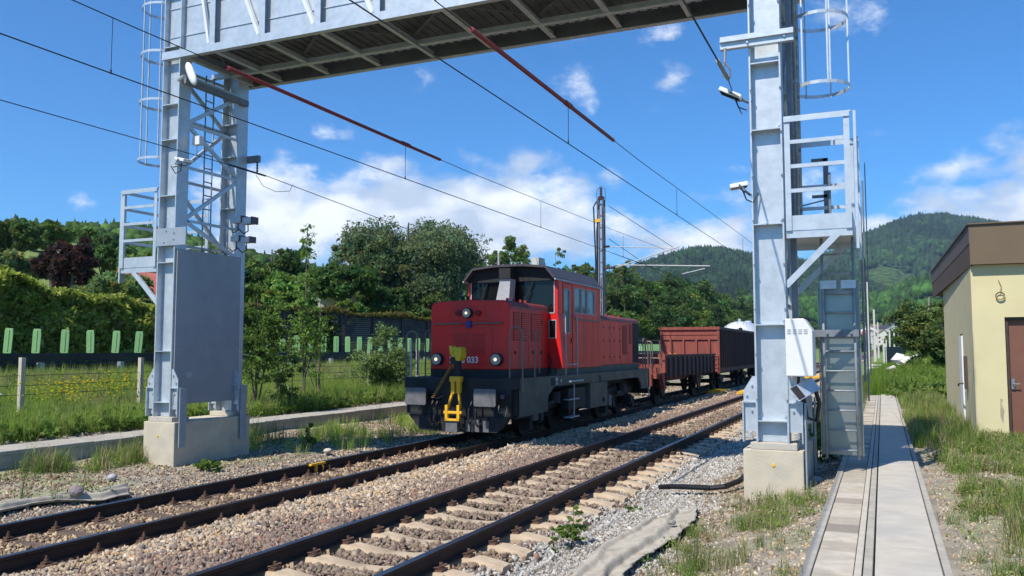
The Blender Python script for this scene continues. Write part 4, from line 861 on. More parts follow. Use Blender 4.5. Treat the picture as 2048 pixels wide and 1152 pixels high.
# hoses
for (x, k) in ((-.62, 0), (-.50, 1), (.38, 0), (.55, 1)):
    mb = MB(); mb.tube([(x, .5, .95), (x, .38, .93), (x - .02, .26, .75), (x - .02, .24, .5), (x + .03, .28, .38), (x + .05, .38, .45)], .024, 8); part(mb, 'brake_hose', M['hose'])
mb = MB(); mb.box((.22, .38, .26), (.33, .46, .50)); mb.box((.42, .38, .26), (.56, .46, .52)); mb.box((.66, .38, .26), (.80, .45, .5)); part(mb, 'coupling_cocks', M['buffer'])
for x in (-1.0, 1.05): mb = MB(); mb.tube([(x, .4, .86), (x, .36, .74), (x + .05, .33, .7), (x + .1, .36, .72)], .014, 6); part(mb, 'shunter_hook', M['buffer'])
# yellow automatic coupler folded up
CP = MB(); CP.prism([(-.14, 2.17), (-.12, 2.0), (-.02, 1.92), (.03, 1.94), (.05, 1.84), (.15, 1.82), (.22, 1.92), (.22, 2.14), (.18, 2.20), (.10, 2.16), (.04, 2.19), (-.06, 2.17), (-.10, 2.23), (-.15, 2.22)], 1, .20, .46); CP.box((.13, .15, 1.93), (.24, .21, 2.12)); CP.cyl((-.05, .19, 2.06), .045, 1, .05, 10)
CP.v = [(.04 + (x - .04) * .85, y, 2.02 + (z - 2.02) * .85) for x, y, z in CP.v]; cpl = part(CP, 'coupler_head', M['yellow'], bevel=.01)
mb = MB(); mb.box((-.10, .24, 1.78), (.10, .40, 1.94)); mb.cyl((.04, .34, 1.66), .085, 2, .34, 12); mb.build('coupler_joint', M['chas'], cpl)
mb = MB(); mb.cyl((.03, .34, 1.76), .05, 2, .14, 10); mb.build('coupler_pin', M['grey'], cpl)
mb = MB(); mb.box((-.13, .24, 1.38), (.16, .38, 1.50)); mb.box((-.09, .24, 1.10), (-.0, .36, 1.40)); mb.box((.05, .24, 1.12), (.14, .36, 1.40)); mb.beam((-.05, .28, 1.16), (-.17, .26, .78), .05, .07, (0, 1, 0)); mb.beam((.10, .28, 1.16), (.15, .26, .78), .05, .07, (0, 1, 0))
for x in (-.20, .10): mb.box((x, .16, .52), (x + .07, .24, .86))
mb.box((-.20, .16, .50), (.17, .24, .55)); mb.box((-.24, .17, .66), (.22, .22, .72)); part(mb, 'coupler_arm', M['yellow2'], bevel=.01)
mb = MB(); mb.box((-.20, .20, .24), (.10, .34, .50)); part(mb, 'coupler_foot', M['buffer'], bevel=.01)
mb = MB()
for x in (-.24, .20):
    for k in range(9): z = .34 + k * .026; mb.cyl((x, .24, z), .035, 2, .012, 8)
part(mb, 'springs', M['black'])
mb = MB(); pts = [(-.10 - i * .0042 + .0, .34 - .0, 1.78 - i * .0065) for i in range(0, 120)]
pts = [(p[0] * 1.0 + .045 * math.cos(i * 1.05), p[1] + .045 * math.sin(i * 1.05), p[2]) for i, p in enumerate(pts)]; mb.tube(pts, .010, 4); part(mb, 'spiral_hose', mat('ochre_hose', (.30, .17, .02), .5))
mb = MB(); mb.tube([(-.60, .38, 1.00), (-.5, .34, .98), (-.3, .3, 1.05)], .02, 6); part(mb, 'hose_end', M['hose'])
# front hood
HW, H0, H1, ZT0, ZT1 = 1.035, 1.0, 3.5, 1.64, 3.27
def hood(name, hw, y0, y1, zb, zt, m, mt):
    pr = [(-hw, zb), (hw, zb), (hw, zt - .13), (hw - .03, zt - .07), (hw - .16, zt - .015), (0, zt + .012), (-hw + .16, zt - .015), (-hw + .03, zt - .07), (-hw, zt - .13)]
    mb = MB(); mb.prism(pr, 1, y0, y1); o = part(mb, name, m, bevel=.025)
    mb = MB(); pr2 = [(hw + .004, zt - .15), (hw + .006, zt - .13), (hw - .024, zt - .062), (hw - .155, zt - .006), (0, zt + .022), (-hw + .155, zt - .006), (-hw + .024, zt - .062), (-hw - .006, zt - .13), (-hw - .004, zt - .15), (-hw + .2, zt - .16), (hw - .2, zt - .16)]
    mb.prism(pr2, 1, y0 + .03, y1 - .005); o2 = part(mb, 'hood_top', mt); return o
hood('front_hood', HW, H0, H1, ZT0, ZT1, M['red'], M['maroon'])
mb = MB(); mb.box((-HW - .01, H0 + .015, 1.458), (HW + .01, H1, 1.645)); part(mb, 'hood_base', M['chas'])
mb = MB(); mb.box((-.60, .988, 1.78), (-.006, .999, 2.62)); mb.box((.006, .988, 1.78), (.60, .999, 2.62)); fd = part(mb, 'front_doors', M['red'], bevel=.006)
mb = MB()
for s in (-1, 1):
    for k in range(11): z = 2.02 + k * .045; mb.box((s*.06, .982, z), (s*.42, .989, z + .02))
mb.build('louvres', M['dred'], fd)
mb = MB(); mb.tube([(-.92, .93, 2.72), (-.16, .93, 2.72)], .018, 8); mb.tube([(.10, .93, 2.72), (.88, .93, 2.72)], .018, 8)
for x in (-.90, -.18, .12, .86): mb.tube([(x, 1.0, 2.72), (x, .93, 2.72)], .014, 6)
part(mb, 'front_handrail', M['rod'])
mb = MB(); mb.box((-.06, .93, 2.63), (.06, 1.0, 2.78)); part(mb, 'blue_socket', M['blue'])
mb = MB(); mb.box((-.42, .985, 2.80), (.42, .998, 3.12)); part(mb, 'lamp_panel', M['red'], bevel=.01)
def headlight(x, z, r, lit=True, name='headlight'):
    mb = MB(); N = 20
    mb.tube([(x, 1.02, z), (x, .90, z)], r * 1.0, N); o = part(mb, name, M['chas'] if lit else M['dred'], smooth=False)
    mb = MB(); mb.tube([(x, .905, z), (x, .888, z), (x, .88, z)], r * (.84 if lit else .6), N); mb.build('lens', M['lampglass'] if lit else M['redlens'], o)
    if lit: mb = MB(); mb.tube([(x, .874, z), (x, .866, z)], r * .26, 12); mb.build('bulb', M['lamp'], o)
for x in (-.83, .73): headlight(x, 1.88, .15)
headlight(-.03, 2.97, .125)
for x in (-.27, .24): headlight(x, 2.97, .075, False, 'red_tail_light')
# running number on the nose
def text(s_, size, loc, m, parent, rot=(math.pi/2, 0, 0), name='number', off=.0):
    c = bpy.data.curves.new('txt', 'FONT'); c.body = s_; c.size = size; c.extrude = .004; c.offset = off; c.resolution_u = 3
    o = bpy.data.objects.new('txt', c); C.objects.link(o); dg = bpy.context.evaluated_depsgraph_get(); me = bpy.data.meshes.new_from_object(o.evaluated_get(dg)); bpy.data.objects.remove(o)
    me.materials.clear(); me.materials.append(m); r = link(name, me, parent); r.location = loc; r.rotation_euler = rot; return r
text('2068 033', .205, (-.52, .978, 1.80), M['white'], LO, off=.004)
# louvred side doors, right flank and left flank of the front hood
for s in (-1, 1):
    X = s * HW
    for (ya, yb) in ((1.22, 1.55), (1.70, 2.02), (2.30, 3.0)):
        mb = MB(); mb.box((X, ya, 2.32), (X + s*.010, yb, 3.0)); o = part(mb, 'side_louvre', M['dred'])
        mb = MB()
        for k in range(12): z = 2.36 + k * .052; mb.box((X + s*.010, ya + .03, z), (X + s*.02, yb - .03, z + .022))
        mb.build('slats', M['redside'], o)
    mb = MB(); mb.box((X, 1.05, 3.08), (X + s*.03, 3.5, 3.10)); mb.box((X, 2.14, 1.70), (X + s*.008, 2.155, 3.05)); mb.box((X, 1.60, 1.70), (X + s*.006, 1.612, 3.05)); mb.box((X, 3.08, 1.66), (X + s*.008, 3.095, 3.05)); part(mb, 'rain_strip', M['rod'])
    mb = MB()
    for (yy, zz) in ((1.3, 2.0), (2.4, 2.0), (2.95, 2.0), (2.95, 2.75)): mb.box((X, yy, zz), (X + s*.02, yy + .05, zz + .08))
    part(mb, 'door_catches', M['chas'])
# tall bent grab rails at the front corners
def hoop(x, y, z0, z1, w, along, name='handrail', r=.020):
    d = Vector((0, 1, 0)) if along == 'y' else Vector((1, 0, 0)); p = Vector((x, y, 0)); pts = [p + Vector((0, 0, z0)), p + Vector((0, 0, z1 - w/2))]
    for k in range(1, 8): a = math.pi * k / 8; pts.append(p + d * (w/2 - w/2*math.cos(a)) + Vector((0, 0, z1 - w/2 + w/2*math.sin(a))))
    pts += [p + d * w + Vector((0, 0, z1 - w/2)), p + d * w + Vector((0, 0, z0 + .3))]; mb = MB(); mb.tube(pts, r, 8); return part(mb, name, M['rod'])
hoop(1.20, .64, .85, 2.62, .32, 'x'); hoop(1.44, 1.55, 1.25, 2.56, .3, 'y')
hoop(-1.50, .64, 1.2, 2.55, .3, 'x'); hoop(-1.44, 1.45, 1.25, 2.60, .3, 'y')
mb = MB(); mb.tube([(-1.36, .62, 1.2), (-1.36, .62, 2.35)], .022, 8); part(mb, 'corner_pole', M['grey'])
mb = MB(); mb.box((1.05, .56, 1.10), (1.14, .6, 1.22)); mb.cyl((1.10, .50, 1.05), .05, 1, .12, 10); mb.tube([(1.1, .55, 1.0), (1.2, .5, .8), (1.15, .5, .55)], .015, 6); part(mb, 'multiple_socket', M['buffer'])
mb = MB(); mb.box((.66, .58, 1.23), (1.02, .63, 1.42)); part(mb, 'step_plate', M['chas'])
# cab
CW, C0, C1 = 1.29, 3.5, 7.1
mb = MB(); # side walls with openings, built from panels
def wallx(x0, x1, y0, y1, z0, z1, op):
    "op list of (ya,yb,za,zb), sorted by y, not overlapping"
    cur = y0
    for (ya, yb, za, zb) in op:
        mb.box((x0, cur, z0), (x1, ya, z1)); mb.box((x0, ya, z0), (x1, yb, za)); mb.box((x0, ya, zb), (x1, yb, z1)); cur = yb
    mb.box((x0, cur, z0), (x1, y1, z1))
OPS = [(3.98, 4.42, 2.55, 3.72), (4.78, 5.36, 3.10, 3.80), (5.40, 5.86, 3.10, 3.80), (5.90, 6.55, 3.10, 3.80)]
for s in (-1, 1): mb = MB(); wallx(s * CW, s * (CW - .05), C0 + .02, C1, 1.62, 3.93, OPS); part(mb, 'cab_side', M['redside'], bevel=0)
for s in (-1, 1):
    for (ya, yb, za, zb) in OPS:
        mb = MB(); mb.box((s*(CW - .035), ya, za), (s*(CW - .025), yb, zb)); w_ = part(mb, 'cab_window', M['glass2'])
        mb = MB(); t_ = .022
        for (a, b_, c_, d_) in ((ya, ya + t_, za, zb), (yb - t_, yb, za, zb), (ya + t_, yb - t_, za, za + t_), (ya + t_, yb - t_, zb - t_, zb)): mb.box((s*(CW + .006), a, c_), (s*(CW - .03), b_, d_))
        mb.build('window_frame', M['grey'], w_)
    mb = MB(); mb.box((s*CW, 3.86, 1.66), (s*(CW + .010), 3.875, 3.85)); mb.box((s*CW, 4.60, 1.66), (s*(CW + .010), 4.615, 3.85)); mb.box((s*CW, 3.86, 3.85), (s*(CW + .01), 4.615, 3.865)); mb.box((s*CW, 4.50, 2.3), (s*(CW + .03), 4.56, 2.42)); part(mb, 'cab_door', M['dred'])
    mb = MB(); mb.tube([(s*(CW + .10), 3.80, 1.35), (s*(CW + .10), 3.80, 2.9), (s*(CW + .07), 3.80, 3.02), (s*CW, 3.80, 3.02)], .022, 8); mb.tube([(s*(CW + .10), 4.72, 1.35), (s*(CW + .10), 4.72, 3.0), (s*CW, 4.72, 3.04)], .022, 8); mb.tube([(s*(CW + .10), 3.80, 1.72), (s*(CW + .10), 4.72, 1.72)], .018, 6); part(mb, 'door_handrail', M['grey'])
    mb = MB(); mb.box((s*(CW + .02), 3.75, 1.27), (s*(CW + .26), 4.8, 1.31)); mb.box((s*(CW + .02), 3.85, .80), (s*(CW + .2), 4.6, .83)); mb.box((s*(CW + .02), 3.85, .34), (s*(CW + .2), 4.6, .37)); mb.box((s*(CW + .17), 4.2, .37), (s*(CW + .19), 4.24, 1.2)); part(mb, 'door_steps', M['grey'])
    mb = MB(); mb.box((s*CW, 4.8, 2.92), (s*(CW + .03), 7.1, 2.95)); part(mb, 'rain_strip', M['rod'])
mb = MB()
for yy in np.arange(4.9, 6.9, .16): mb.box((CW, yy, 1.72), (CW + .005, yy + .012, 2.9))
mb.box((CW, 5.1, 2.1), (CW + .006, 6.6, 2.115)); part(mb, 'panel_seams', M['redside'])
# cab front with flared lower corners and two windscreens
zf0, zf1 = 1.64, 4.30
mb = MB()
WS_ = [(-1.19, -.36, 2.98, 3.90), (.22, 1.19, 2.70, 3.90)]
for s in (-1, 1):
    mb.prism([(s*(CW + .14), 1.64), (s*(CW + .02), 2.9), (s*CW, 3.02), (s*CW, 3.95), (s*1.21, 3.95), (s*1.20, 3.04), (s*1.0, 2.96), (s*1.0, 1.64)], 1, C0, C0 + .05)
mb.box((-1.19, C0 + .002, 2.5), (1.19, C0 + .048, 3.05))
part(mb, 'cab_front', mat('fresh_red_paint', (.68, .012, .010), .4, 0, .03, 3))
mb = MB(); mb.box((CW - .02, C0 + .05, 1.62), (CW + .145, C0 + .07, 1.64)); mb.prism([(CW, 1.64), (CW + .14, 1.64), (CW + .02, 2.9), (CW, 3.0)], 1, C0 + .05, C0 + .42); part(mb, 'cab_fairing', M['redside'])
mb = MB(); mb.box((-1.2, C0 + .02, 2.66), (1.2, C0 + .035, 3.96)); part(mb, 'windscreen', M['glass'])
mb = MB()
for (a, b_, c_, d_) in ((1.185, 1.21, 3.05, 3.95), (.2, 1.185, 3.045, 3.07), (-1.21, -1.185, 3.05, 3.95), (-1.185, -.4, 3.045, 3.07)): mb.box((a, C0 - .012, c_), (b_, C0 + .0, d_))
part(mb, 'windscreen_frame', M['grey'])
mb = MB(); mb.box((1.06, C0 - .012, 2.42), (1.23, C0 - .002, 2.86)); cw_ = part(mb, 'corner_window', M['glass'], bevel=.03)
mb = MB(); mb.box((1.04, C0 - .006, 2.40), (1.25, C0 - .0, 2.88)); mb.build('window_frame', M['grey'], cw_, bevel=.03)
for x in (-.7, .62): mb = MB(); mb.tube([(x, C0 - .05, 3.86), (x - .18, C0 - .05, 3.45)], .018, 5); mb.tube([(x - .05, C0 - .05, 3.6), (x - .26, C0 - .05, 3.2)], .012, 5); part(mb, 'wiper', M['black'])
mb = MB(); mb.tube([(1.10, C0 - .05, 1.5), (1.10, C0 - .05, 1.85), (1.02, C0 - .05, 2.05), (.98, C0 - .02, 2.1)], .018, 6); part(mb, 'grab_rail', M['chas'])
mb = MB(); mb.box((-1.2, C1 - .05, 1.62), (1.2, C1, 3.95)); mb.box((-1.24, C0 + .06, 1.60), (1.24, C1, 1.64)); part(mb, 'cab_rear', M['redside'])
mb = MB(); mb.box((-.9, 4.3, 1.7), (.9, 4.7, 2.75)); mb.box((-.9, 5.9, 1.7), (-.3, 6.3, 3.0)); mb.box((.3, 5.9, 1.7), (.9, 6.3, 3.0)); part(mb, 'cab_desk', M['black'])
# roof with forward visor
rp = [(-1.32, 3.94), (-1.30, 3.98), (-1.06, 4.27), (-.4, 4.34), (.4, 4.34), (1.06, 4.27), (1.30, 3.98), (1.32, 3.94)]; rq = [(-1.27, 3.94), (-1.25, 3.96), (-1.03, 4.22), (-.4, 4.28), (.4, 4.28), (1.03, 4.22), (1.25, 3.96), (1.27, 3.94)]
mb = MB(); vs = [(x, 3.24, z) for x, z in rp] + [(x, 3.24, z) for x, z in rq] + [(x, 7.18, z) for x, z in rp] + [(x, 7.18, z) for x, z in rq]; fs = []
for i in range(7): fs += [(i, i+1, 9+i, 8+i), (16+i, 24+i, 25+i, 17+i), (i, 16+i, 17+i, i+1), (8+i, 9+i, 25+i, 24+i)]
fs += [(0, 8, 24, 16), (7, 23, 31, 15)]; mb.add(vs, fs); roof = part(mb, 'cab_roof', M['roof'])
mb = MB(); mb.prism([(-1.265, 3.90), (-1.245, 3.955), (-1.03, 4.21), (-.4, 4.27), (.4, 4.27), (1.03, 4.21), (1.245, 3.955), (1.265, 3.90)], 1, 3.44, 3.48); mb.box((-1.22, 3.54, 3.92) , (1.22, 7.1, 3.95)); part(mb, 'visor', M['black'])
mb = MB(); mb.box((-1.335, 3.24, 3.90), (-1.295, 7.18, 3.938)); mb.box((1.295, 3.24, 3.90), (1.335, 7.18, 3.938))
for q_ in mb.each('gutter', M['grey'], LO): pass
mb = MB(); mb.prism([(-.30, 3.22), (.10, 3.22), (.16, 3.95), (-.14, 3.95)], 1, 3.05, 3.40); part(mb, 'exhaust_stack', M['grey'], bevel=.015)
mb = MB(); mb.box((-.15, 3.00, 3.95), (.17, 3.42, 4.22)); part(mb, 'exhaust_cap', M['black'])
mb = MB(); mb.box((.22, 4.3, 4.30), (.44, 4.75, 4.62)); part(mb, 'roof_box', mat('cream_box', (.5, .49, .44), .6))
for (x, y, h) in ((-.62, 4.0, .38), (-.1, 4.4, .16), (-.75, 4.6, .14)): mb = MB(); mb.tube([(x, y, 4.3), (x, y, 4.36 + h)], .035, 6, r2=.022); part(mb, 'roof_antenna', M['grey'])
# rear hood
hood('rear_hood', 1.24, C1 + .001, 11.5, 1.64, 3.17, M['redside'], M['maroon'])
mb = MB(); mb.box((-1.25, C0 + .05, 1.458), (1.25, 11.5, 1.645)); part(mb, 'hood_base', M['sill'])
for s in (-1, 1):
    X = s * 1.24
    for (ya, yb, za, zb) in ((9.55, 10.05, 1.95, 2.9), (10.35, 10.6, 2.3, 2.95), (10.75, 11.48, 1.68, 3.0)):
        mb = MB(); mb.box((X, ya, za), (X + s*.010, yb, zb)); o = part(mb, 'side_louvre', M['black'] if ya > 10.7 else M['dred'])
        mb = MB(); z = za + .03
        while z < zb - .04: mb.box((X + s*.010, ya + .03, z), (X + s*.018, yb - .03, z + .018)); z += .05
        mb.build('slats', M['dred'] if ya < 10.7 else M['chas'], o)
    mb = MB(); mb.box((X, C1 + .05, 3.0), (X + s*.03, 11.55, 3.02))
    for yy in (8.2, 9.3, 10.2): mb.box((X, yy, 1.68), (X + s*.007, yy + .012, 2.98))
    part(mb, 'rain_strip', M['rod'])
    mb = MB(); rr = np.random.default_rng(3)
    for yy in (7.5, 8.1, 8.6, 9.2): 
        for zz in (1.85, 2.35, 2.75): mb.box((X, yy, zz), (X + s*.012, yy + .05, zz + .07))
    part(mb, 'door_catches', M['dred'])
mb = MB()
for yy in (7.5, 8.2, 8.9, 9.6, 10.3): mb.box((.85, yy, 3.17), (.93, yy + .05, 3.24))
for yy in (1.5, 1.9, 2.3, 2.6): mb.box((.72, yy, 3.26), (.78, yy + .04, 3.34))
part(mb, 'lifting_eyes', M['dred'])
mb = MB(); 
for (x, y) in ((-.35, 1.3), (-.22, 1.35)): mb.cyl((x, y, 3.34), .045, 2, .12, 8)
part(mb, 'horn', M['chas'])
for s in (-1, 1): hoop(s*1.42, 11.4, 1.3, 2.5, .3, 'y'); hoop(s*1.35, 12.0, 1.0, 2.4, .25, 'x' if s < 0 else 'x')
mb = MB(); mb.tube([(1.44, 11.6, 1.4), (1.5, 11.9, .5)], .02, 6); mb.tube([(1.3, 11.9, 1.4), (1.42, 12.0, .6)], .02, 6); part(mb, 'rear_step', M['grey'])
# markings on the sill
def patch(y0, y1, z0, z1, name, m): mb = MB(); mb.box((SW, y0, z0), (SW + .004, y1, z1)); return part(mb, name, M[m])
patch(2.52, 2.78, 1.22, 1.42, 'sill_socket', 'black'); text('BB', .12, (SW + .006, 2.86, 1.335), M['white'], LO, (math.pi/2, 0, math.pi/2), 'sill_lettering'); text('LV', .09, (SW + .006, 2.88, 1.24), M['white'], LO, (math.pi/2, 0, math.pi/2), 'sill_lettering'); text('8', .12, (SW + .006, 3.2, 1.29), M['white'], LO, (math.pi/2, 0, math.pi/2), 'sill_lettering')
patch(6.35, 6.55, 1.18, 1.38, 'sill_hole', 'black')
# bogies
def wheelset(y, x0=.75, r=.48, parent=LO, off=(0, 0)):
    mb = MB()
    for s in (-1, 1):
        mb.cyl((s*(x0 + .0), y, r), r, 0, .12, 28); mb.cyl((s*(x0 - .075), y, r), r + .03, 0, .03, 28); mb.cyl((s*(x0 + .09), y, r), .16, 0, .10, 14)
    mb.cyl((0, y, r), .08, 0, 1.6, 10); return mb.build('wheelset', M['chas'], parent)
for yc in (3.45, 9.45):
    for d_ in (-1.0, 1.0):
        ws = wheelset(yc + d_)
        for s in (-1, 1):
            mb = MB(); mb.box((s*.98, yc + d_ - .16, .33), (s*1.22, yc + d_ + .16, .66)); mb.cyl((s*1.24, yc + d_, .49), .13, 0, .06, 14)
            for q in (-.27, .27):
                for k in range(6): mb.cyl((s*1.08, yc + d_ + q, .58 + k*.05), .075, 2, .03, 10)
            mb.build('axle_box', M['chas'], ws)
    for s in (-1, 1):
        mb = MB(); mb.prism([(yc - 1.5, .70), (yc - 1.5, .86), (yc - .5, .95), (yc + .5, .95), (yc + 1.5, .86), (yc + 1.5, .70), (yc + .5, .62), (yc - .5, .62)], 0, s*1.02, s*1.12); mb.cyl((s*1.2, yc, .9), .16, 2, .3, 14); mb.tube([(s*1.25, yc - .7, .75), (s*1.25, yc - .2, .80)], .05, 8)
        for q in (-1.55, 1.45): mb.box((s*1.0, yc + q - .1, .2), (s*1.2, yc + q + .12, .55))
        part(mb, 'bogie_frame', M['chas'])
        mb = MB(); mb.box((s*1.22, yc - 1.62, .42), (s*1.30, yc - 1.32, .74)); part(mb, 'sand_box', M['buffer'])

# ------------------------------------------------------------------ wagons
W1 = thing('low_wagon', (-8.95, 30.0, FZ), 'short rust brown low sided wagon coupled behind the locomotive', 'wagon')
def wp(mb, name, m, parent=W1, **k): return mb.build(name, M[m], parent, **k)
mb = MB(); mb.box((-1.35, .4, 1.05), (1.35, 11.6, 1.22)); mb.box((-1.2, .25, .78), (1.2, .45, 1.22)); mb.box((-.6, .4, .8), (.6, 11.6, 1.05)); wp(mb, 'wagon_frame', 'brown')
for s in (-1, 1):
    mb = MB(); mb.box((s*1.40, 1.5, 1.10), (s*1.47, 11.6, 1.88)); mb.box((s*1.38, 1.45, 1.86), (s*1.50, 11.65, 1.93)); o = wp(mb, 'side_board', 'wagdark')
    mb = MB(); y = 1.7
    while y < 11.5: mb.box((s*1.47, y, 1.0), (s*1.54, y + .10, 1.84)); y += .85
    mb.each('stake', M['wagdark'], o)
    mb = MB(); mb.box((s*1.36, 1.3, .78), (s*1.46, 1.5, 1.95)); mb.prism([(.75, 1.25), (1.5, 1.25), (1.5, .62), (1.2, .62)], 0, s*1.3, s*1.46); wp(mb, 'corner_post', 'brown')
mb = MB(); mb.box((-1.4, 1.32, 1.1), (1.4, 1.38, 1.55)); mb.box((-1.4, 11.55, 1.1), (1.4, 11.62, 1.9)); mb.box((-1.42, .9, 1.45), (1.42, 1.0, 1.6)); wp(mb, 'end_board', 'brown')
for (x0, x1) in ((.55, .95), (1.05, 1.4), (-1.35, -.4)):
    mb = MB(); mb.tube([(x0, .75, 1.2), (x0, .75, 2.45), (x1, .75, 2.45), (x1, .75, 1.2)], .022, 6); mb.tube([(x0, .75, 1.8), (x1, .75, 1.8)], .016, 6); wp(mb, 'brakeman_rail', 'rod')
for y in (2.6, 9.6): wheelset(y, parent=W1)
for y in (2.6, 9.6):
    for s in (-1, 1): mb = MB(); mb.prism([(y - .7, 1.05), (y + .7, 1.05), (y + .2, .3), (y - .2, .3)], 0, s*1.0, s*1.06); mb.box((s*1.0, y - .8, .78), (s*1.12, y + .8, .85)); wp(mb, 'suspension', 'chas')
for s in (-1, 1):
    mb = MB(); mb.cyl((s*.875, .15, 1.05), .1, 1, .5, 12); mb.box((s*.875 - .25, -.12, .88), (s*.875 + .25, -.08, 1.22)); wp(mb, 'buffer', 'chas')
W2 = thing('gondola_wagon', (-8.93, 42.6, FZ), 'tall rust red open gondola wagon with ribbed dark side', 'wagon')
def gp(mb, name, m, parent=W2, **k): return mb.build(name, M[m], parent, **k)
mb = MB(); mb.box((-1.42, .02, 1.05), (1.42, .08, 3.15)); mb.box((-1.52, -.06, 3.12), (1.52, .10, 3.26)); mb.box((-1.46, -.05, 2.62), (1.46, .02, 2.82)); mb.box((-1.46, -.03, 2.86), (1.46, .02, 3.0)); mb.box((-1.48, -.02, 1.05), (-1.38, .05, 3.2)); mb.box((1.38, -.02, .9), (1.50, .05, 3.2))
for x in (-.95, -.30, .35, 1.0): mb.box((x - .05, -.08, 1.05), (x + .05, .02, 2.62))
mb.box((-1.46, -.03, 1.8), (1.46, .02, 1.86)); mb.box((-1.46, -.04, 1.05), (1.46, .02, 1.2)); gp(mb, 'end_wall', 'brown')
for s in (-1, 1):
    mb = MB(); mb.box((s*1.40, .08, 1.1), (s*1.45, 14, 3.15)); mb.box((s*1.38, .1, 3.12), (s*1.52, 14, 3.26)); mb.box((s*1.38, .1, 1.0), (s*1.5, 14, 1.2)); o = gp(mb, 'side_wall', 'wagdark')
    mb = MB(); y = .5
    while y < 13.8: mb.box((s*1.45, y, 1.2), (s*1.53, y + .12, 3.12)); y += .58
    mb.each('side_rib', M['wagdark'], o)
mb = MB(); mb.box((-1.38, .1, 1.0), (1.38, 14, 1.15)); mb.box((-1.42, 13.94, 1.1), (1.42, 14, 3.2)); mb.box((-.6, 0, .8), (.6, 14, 1.0)); gp(mb, 'wagon_floor', 'wagdark')
mb = MB(); mb.tube([(1.42, -.12, 1.0), (1.42, -.12, 1.9)], .02, 6)
for z in (1.05, 1.3, 1.55, 1.8): mb.tube([(1.18, -.12, z), (1.45, -.12, z)], .02, 6)
gp(mb, 'end_ladder', 'brown')
mb = MB(); mb.box((-1.0, -.10, 1.35), (-.94, -.06, 1.95)); mb.box((-.74, -.10, 1.35), (-.70, -.06, 1.95)); gp(mb, 'yellow_lever', 'yellow2')
for y in (2.0, 3.8, 10.2, 12.0): wheelset(y, r=.46, parent=W2)
for yc in (2.9, 11.1):
    for s in (-1, 1): mb = MB(); mb.prism([(yc - 1.3, .62), (yc - .6, .62), (yc - .2, .4), (yc + .2, .4), (yc + .6, .62), (yc + 1.3, .62), (yc + 1.2, .3), (yc + .8, .35), (yc + .3, .75), (yc - .3, .75), (yc - .8, .35), (yc - 1.2, .3)][:6] + [(yc + .3, .8), (yc - .3, .8)], 0, s*1.0, s*1.08); gp(mb, 'bogie_frame', 'chas')
for s in (-1, 1): mb = MB(); mb.cyl((s*.875, -.3, 1.05), .1, 1, .6, 12); mb.box((s*.875 - .24, -.66, .88), (s*.875 + .24, -.62, 1.22)); gp(mb, 'buffer', 'chas')
W3 = thing('tank_wagon', (-8.93, 58.2, FZ), 'silver tank wagon with rounded top behind the gondola', 'wagon')
mb = MB(); R0 = 1.45; cz = 2.62
def ring(y, r): return (0, y, cz), r
prs = [(0.0, .9), (.05, 1.1), (.2, 1.3), (.5, 1.43), (.9, R0), (13, R0), (13.5, 1.3), (13.7, 1.0)]
vs = []; N = 32
for y, r in prs: vs += [(r*math.cos(2*math.pi*k/N), y, cz + r*math.sin(2*math.pi*k/N)) for k in range(N)]
fs = [(i*N+k, (i+1)*N+k, (i+1)*N+(k+1) % N, i*N+(k+1) % N) for i in range(len(prs)-1) for k in range(N)] + [tuple(range(N)), tuple((len(prs)-1)*N+k for k in range(N-1, -1, -1))]
mb.add(vs, fs); mb.build('tank', M['tank'], W3, smooth=True)
mb = MB(); mb.cyl((0.2, -.02, 3.5), .13, 1, .08, 16); mb.build('end_hatch', M['chas'], W3)
mb = MB(); mb.cyl((.0, .9, 4.12), .1, 2, .22, 12); mb.cyl((0, 5, 4.1), .25, 2, .25, 12); mb.build('vent', M['tank'], W3)
mb = MB(); mb.box((-1.3, -.2, 1.0), (1.3, 13.9, 1.2)); mb.build('wagon_frame', M['chas'], W3)
for y in (2.0, 3.8, 10.2, 12.0): wheelset(y, r=.46, parent=W3)
for yc, lab in ((70, 'rust brown box wagon farther down the train'),):
    W4 = thing('box_wagon', (-8.93, 73.0, FZ), lab, 'wagon'); mb = MB(); mb.prism([(-1.4, 1.1), (1.4, 1.1), (1.4, 3.5), (.9, 3.9), (-.9, 3.9), (-1.4, 3.5)], 1, 0, 13); mb.build('wagon_body', M['wagdark'], W4)
    for y in (2, 10.5): wheelset(y, parent=W4)

# yellow plates and clips on the track
def pobj(name, mb, m, loc, lab, cat, group=None, rz=0, bevel=0):
    o = mb.build(name, m, bevel=bevel); o.location = loc; o.rotation_euler.z = rz; return tag(o, lab, cat, group)
p = P(633, 932, X=-9.72); mb = MB(); mb.box((-.03, -.22, .0), (.03, .22, .035)); mb.box((-.02, -.06, -.12), (.02, -.02, 0)); mb.tube([(.03, .1, .0), (.05, .12, -.05), (.03, .13, -.12)], .01, 5); pobj('rail_marker', mb, M['yellow2'], (-9.70, p.y, -.15), 'small yellow clamp on the inside of the far rail', 'rail marker')
for px, py, X, w_, l_, lab in ((1500, 790, -6.1, .5, 1.3, 'yellow cover box beside the near track left of the right tower'), (1440, 788, -7.6, .45, 1.2, 'yellow cover box lying in the shade of the gondola'), (1628, 760, -4.9, .8, 1.6, 'yellow cover box in the near track seen below the white cabinet')):
    p = P(px, py, X=X); mb = MB(); mb.prism([(-w_, 0), (w_, 0), (w_ * .7, .16), (-w_ * .7, .16)], 1, -l_, l_); pobj('cover_box', mb, M['yellow2'], (X, p.y, -.16), lab, 'cover box', bevel=.01)

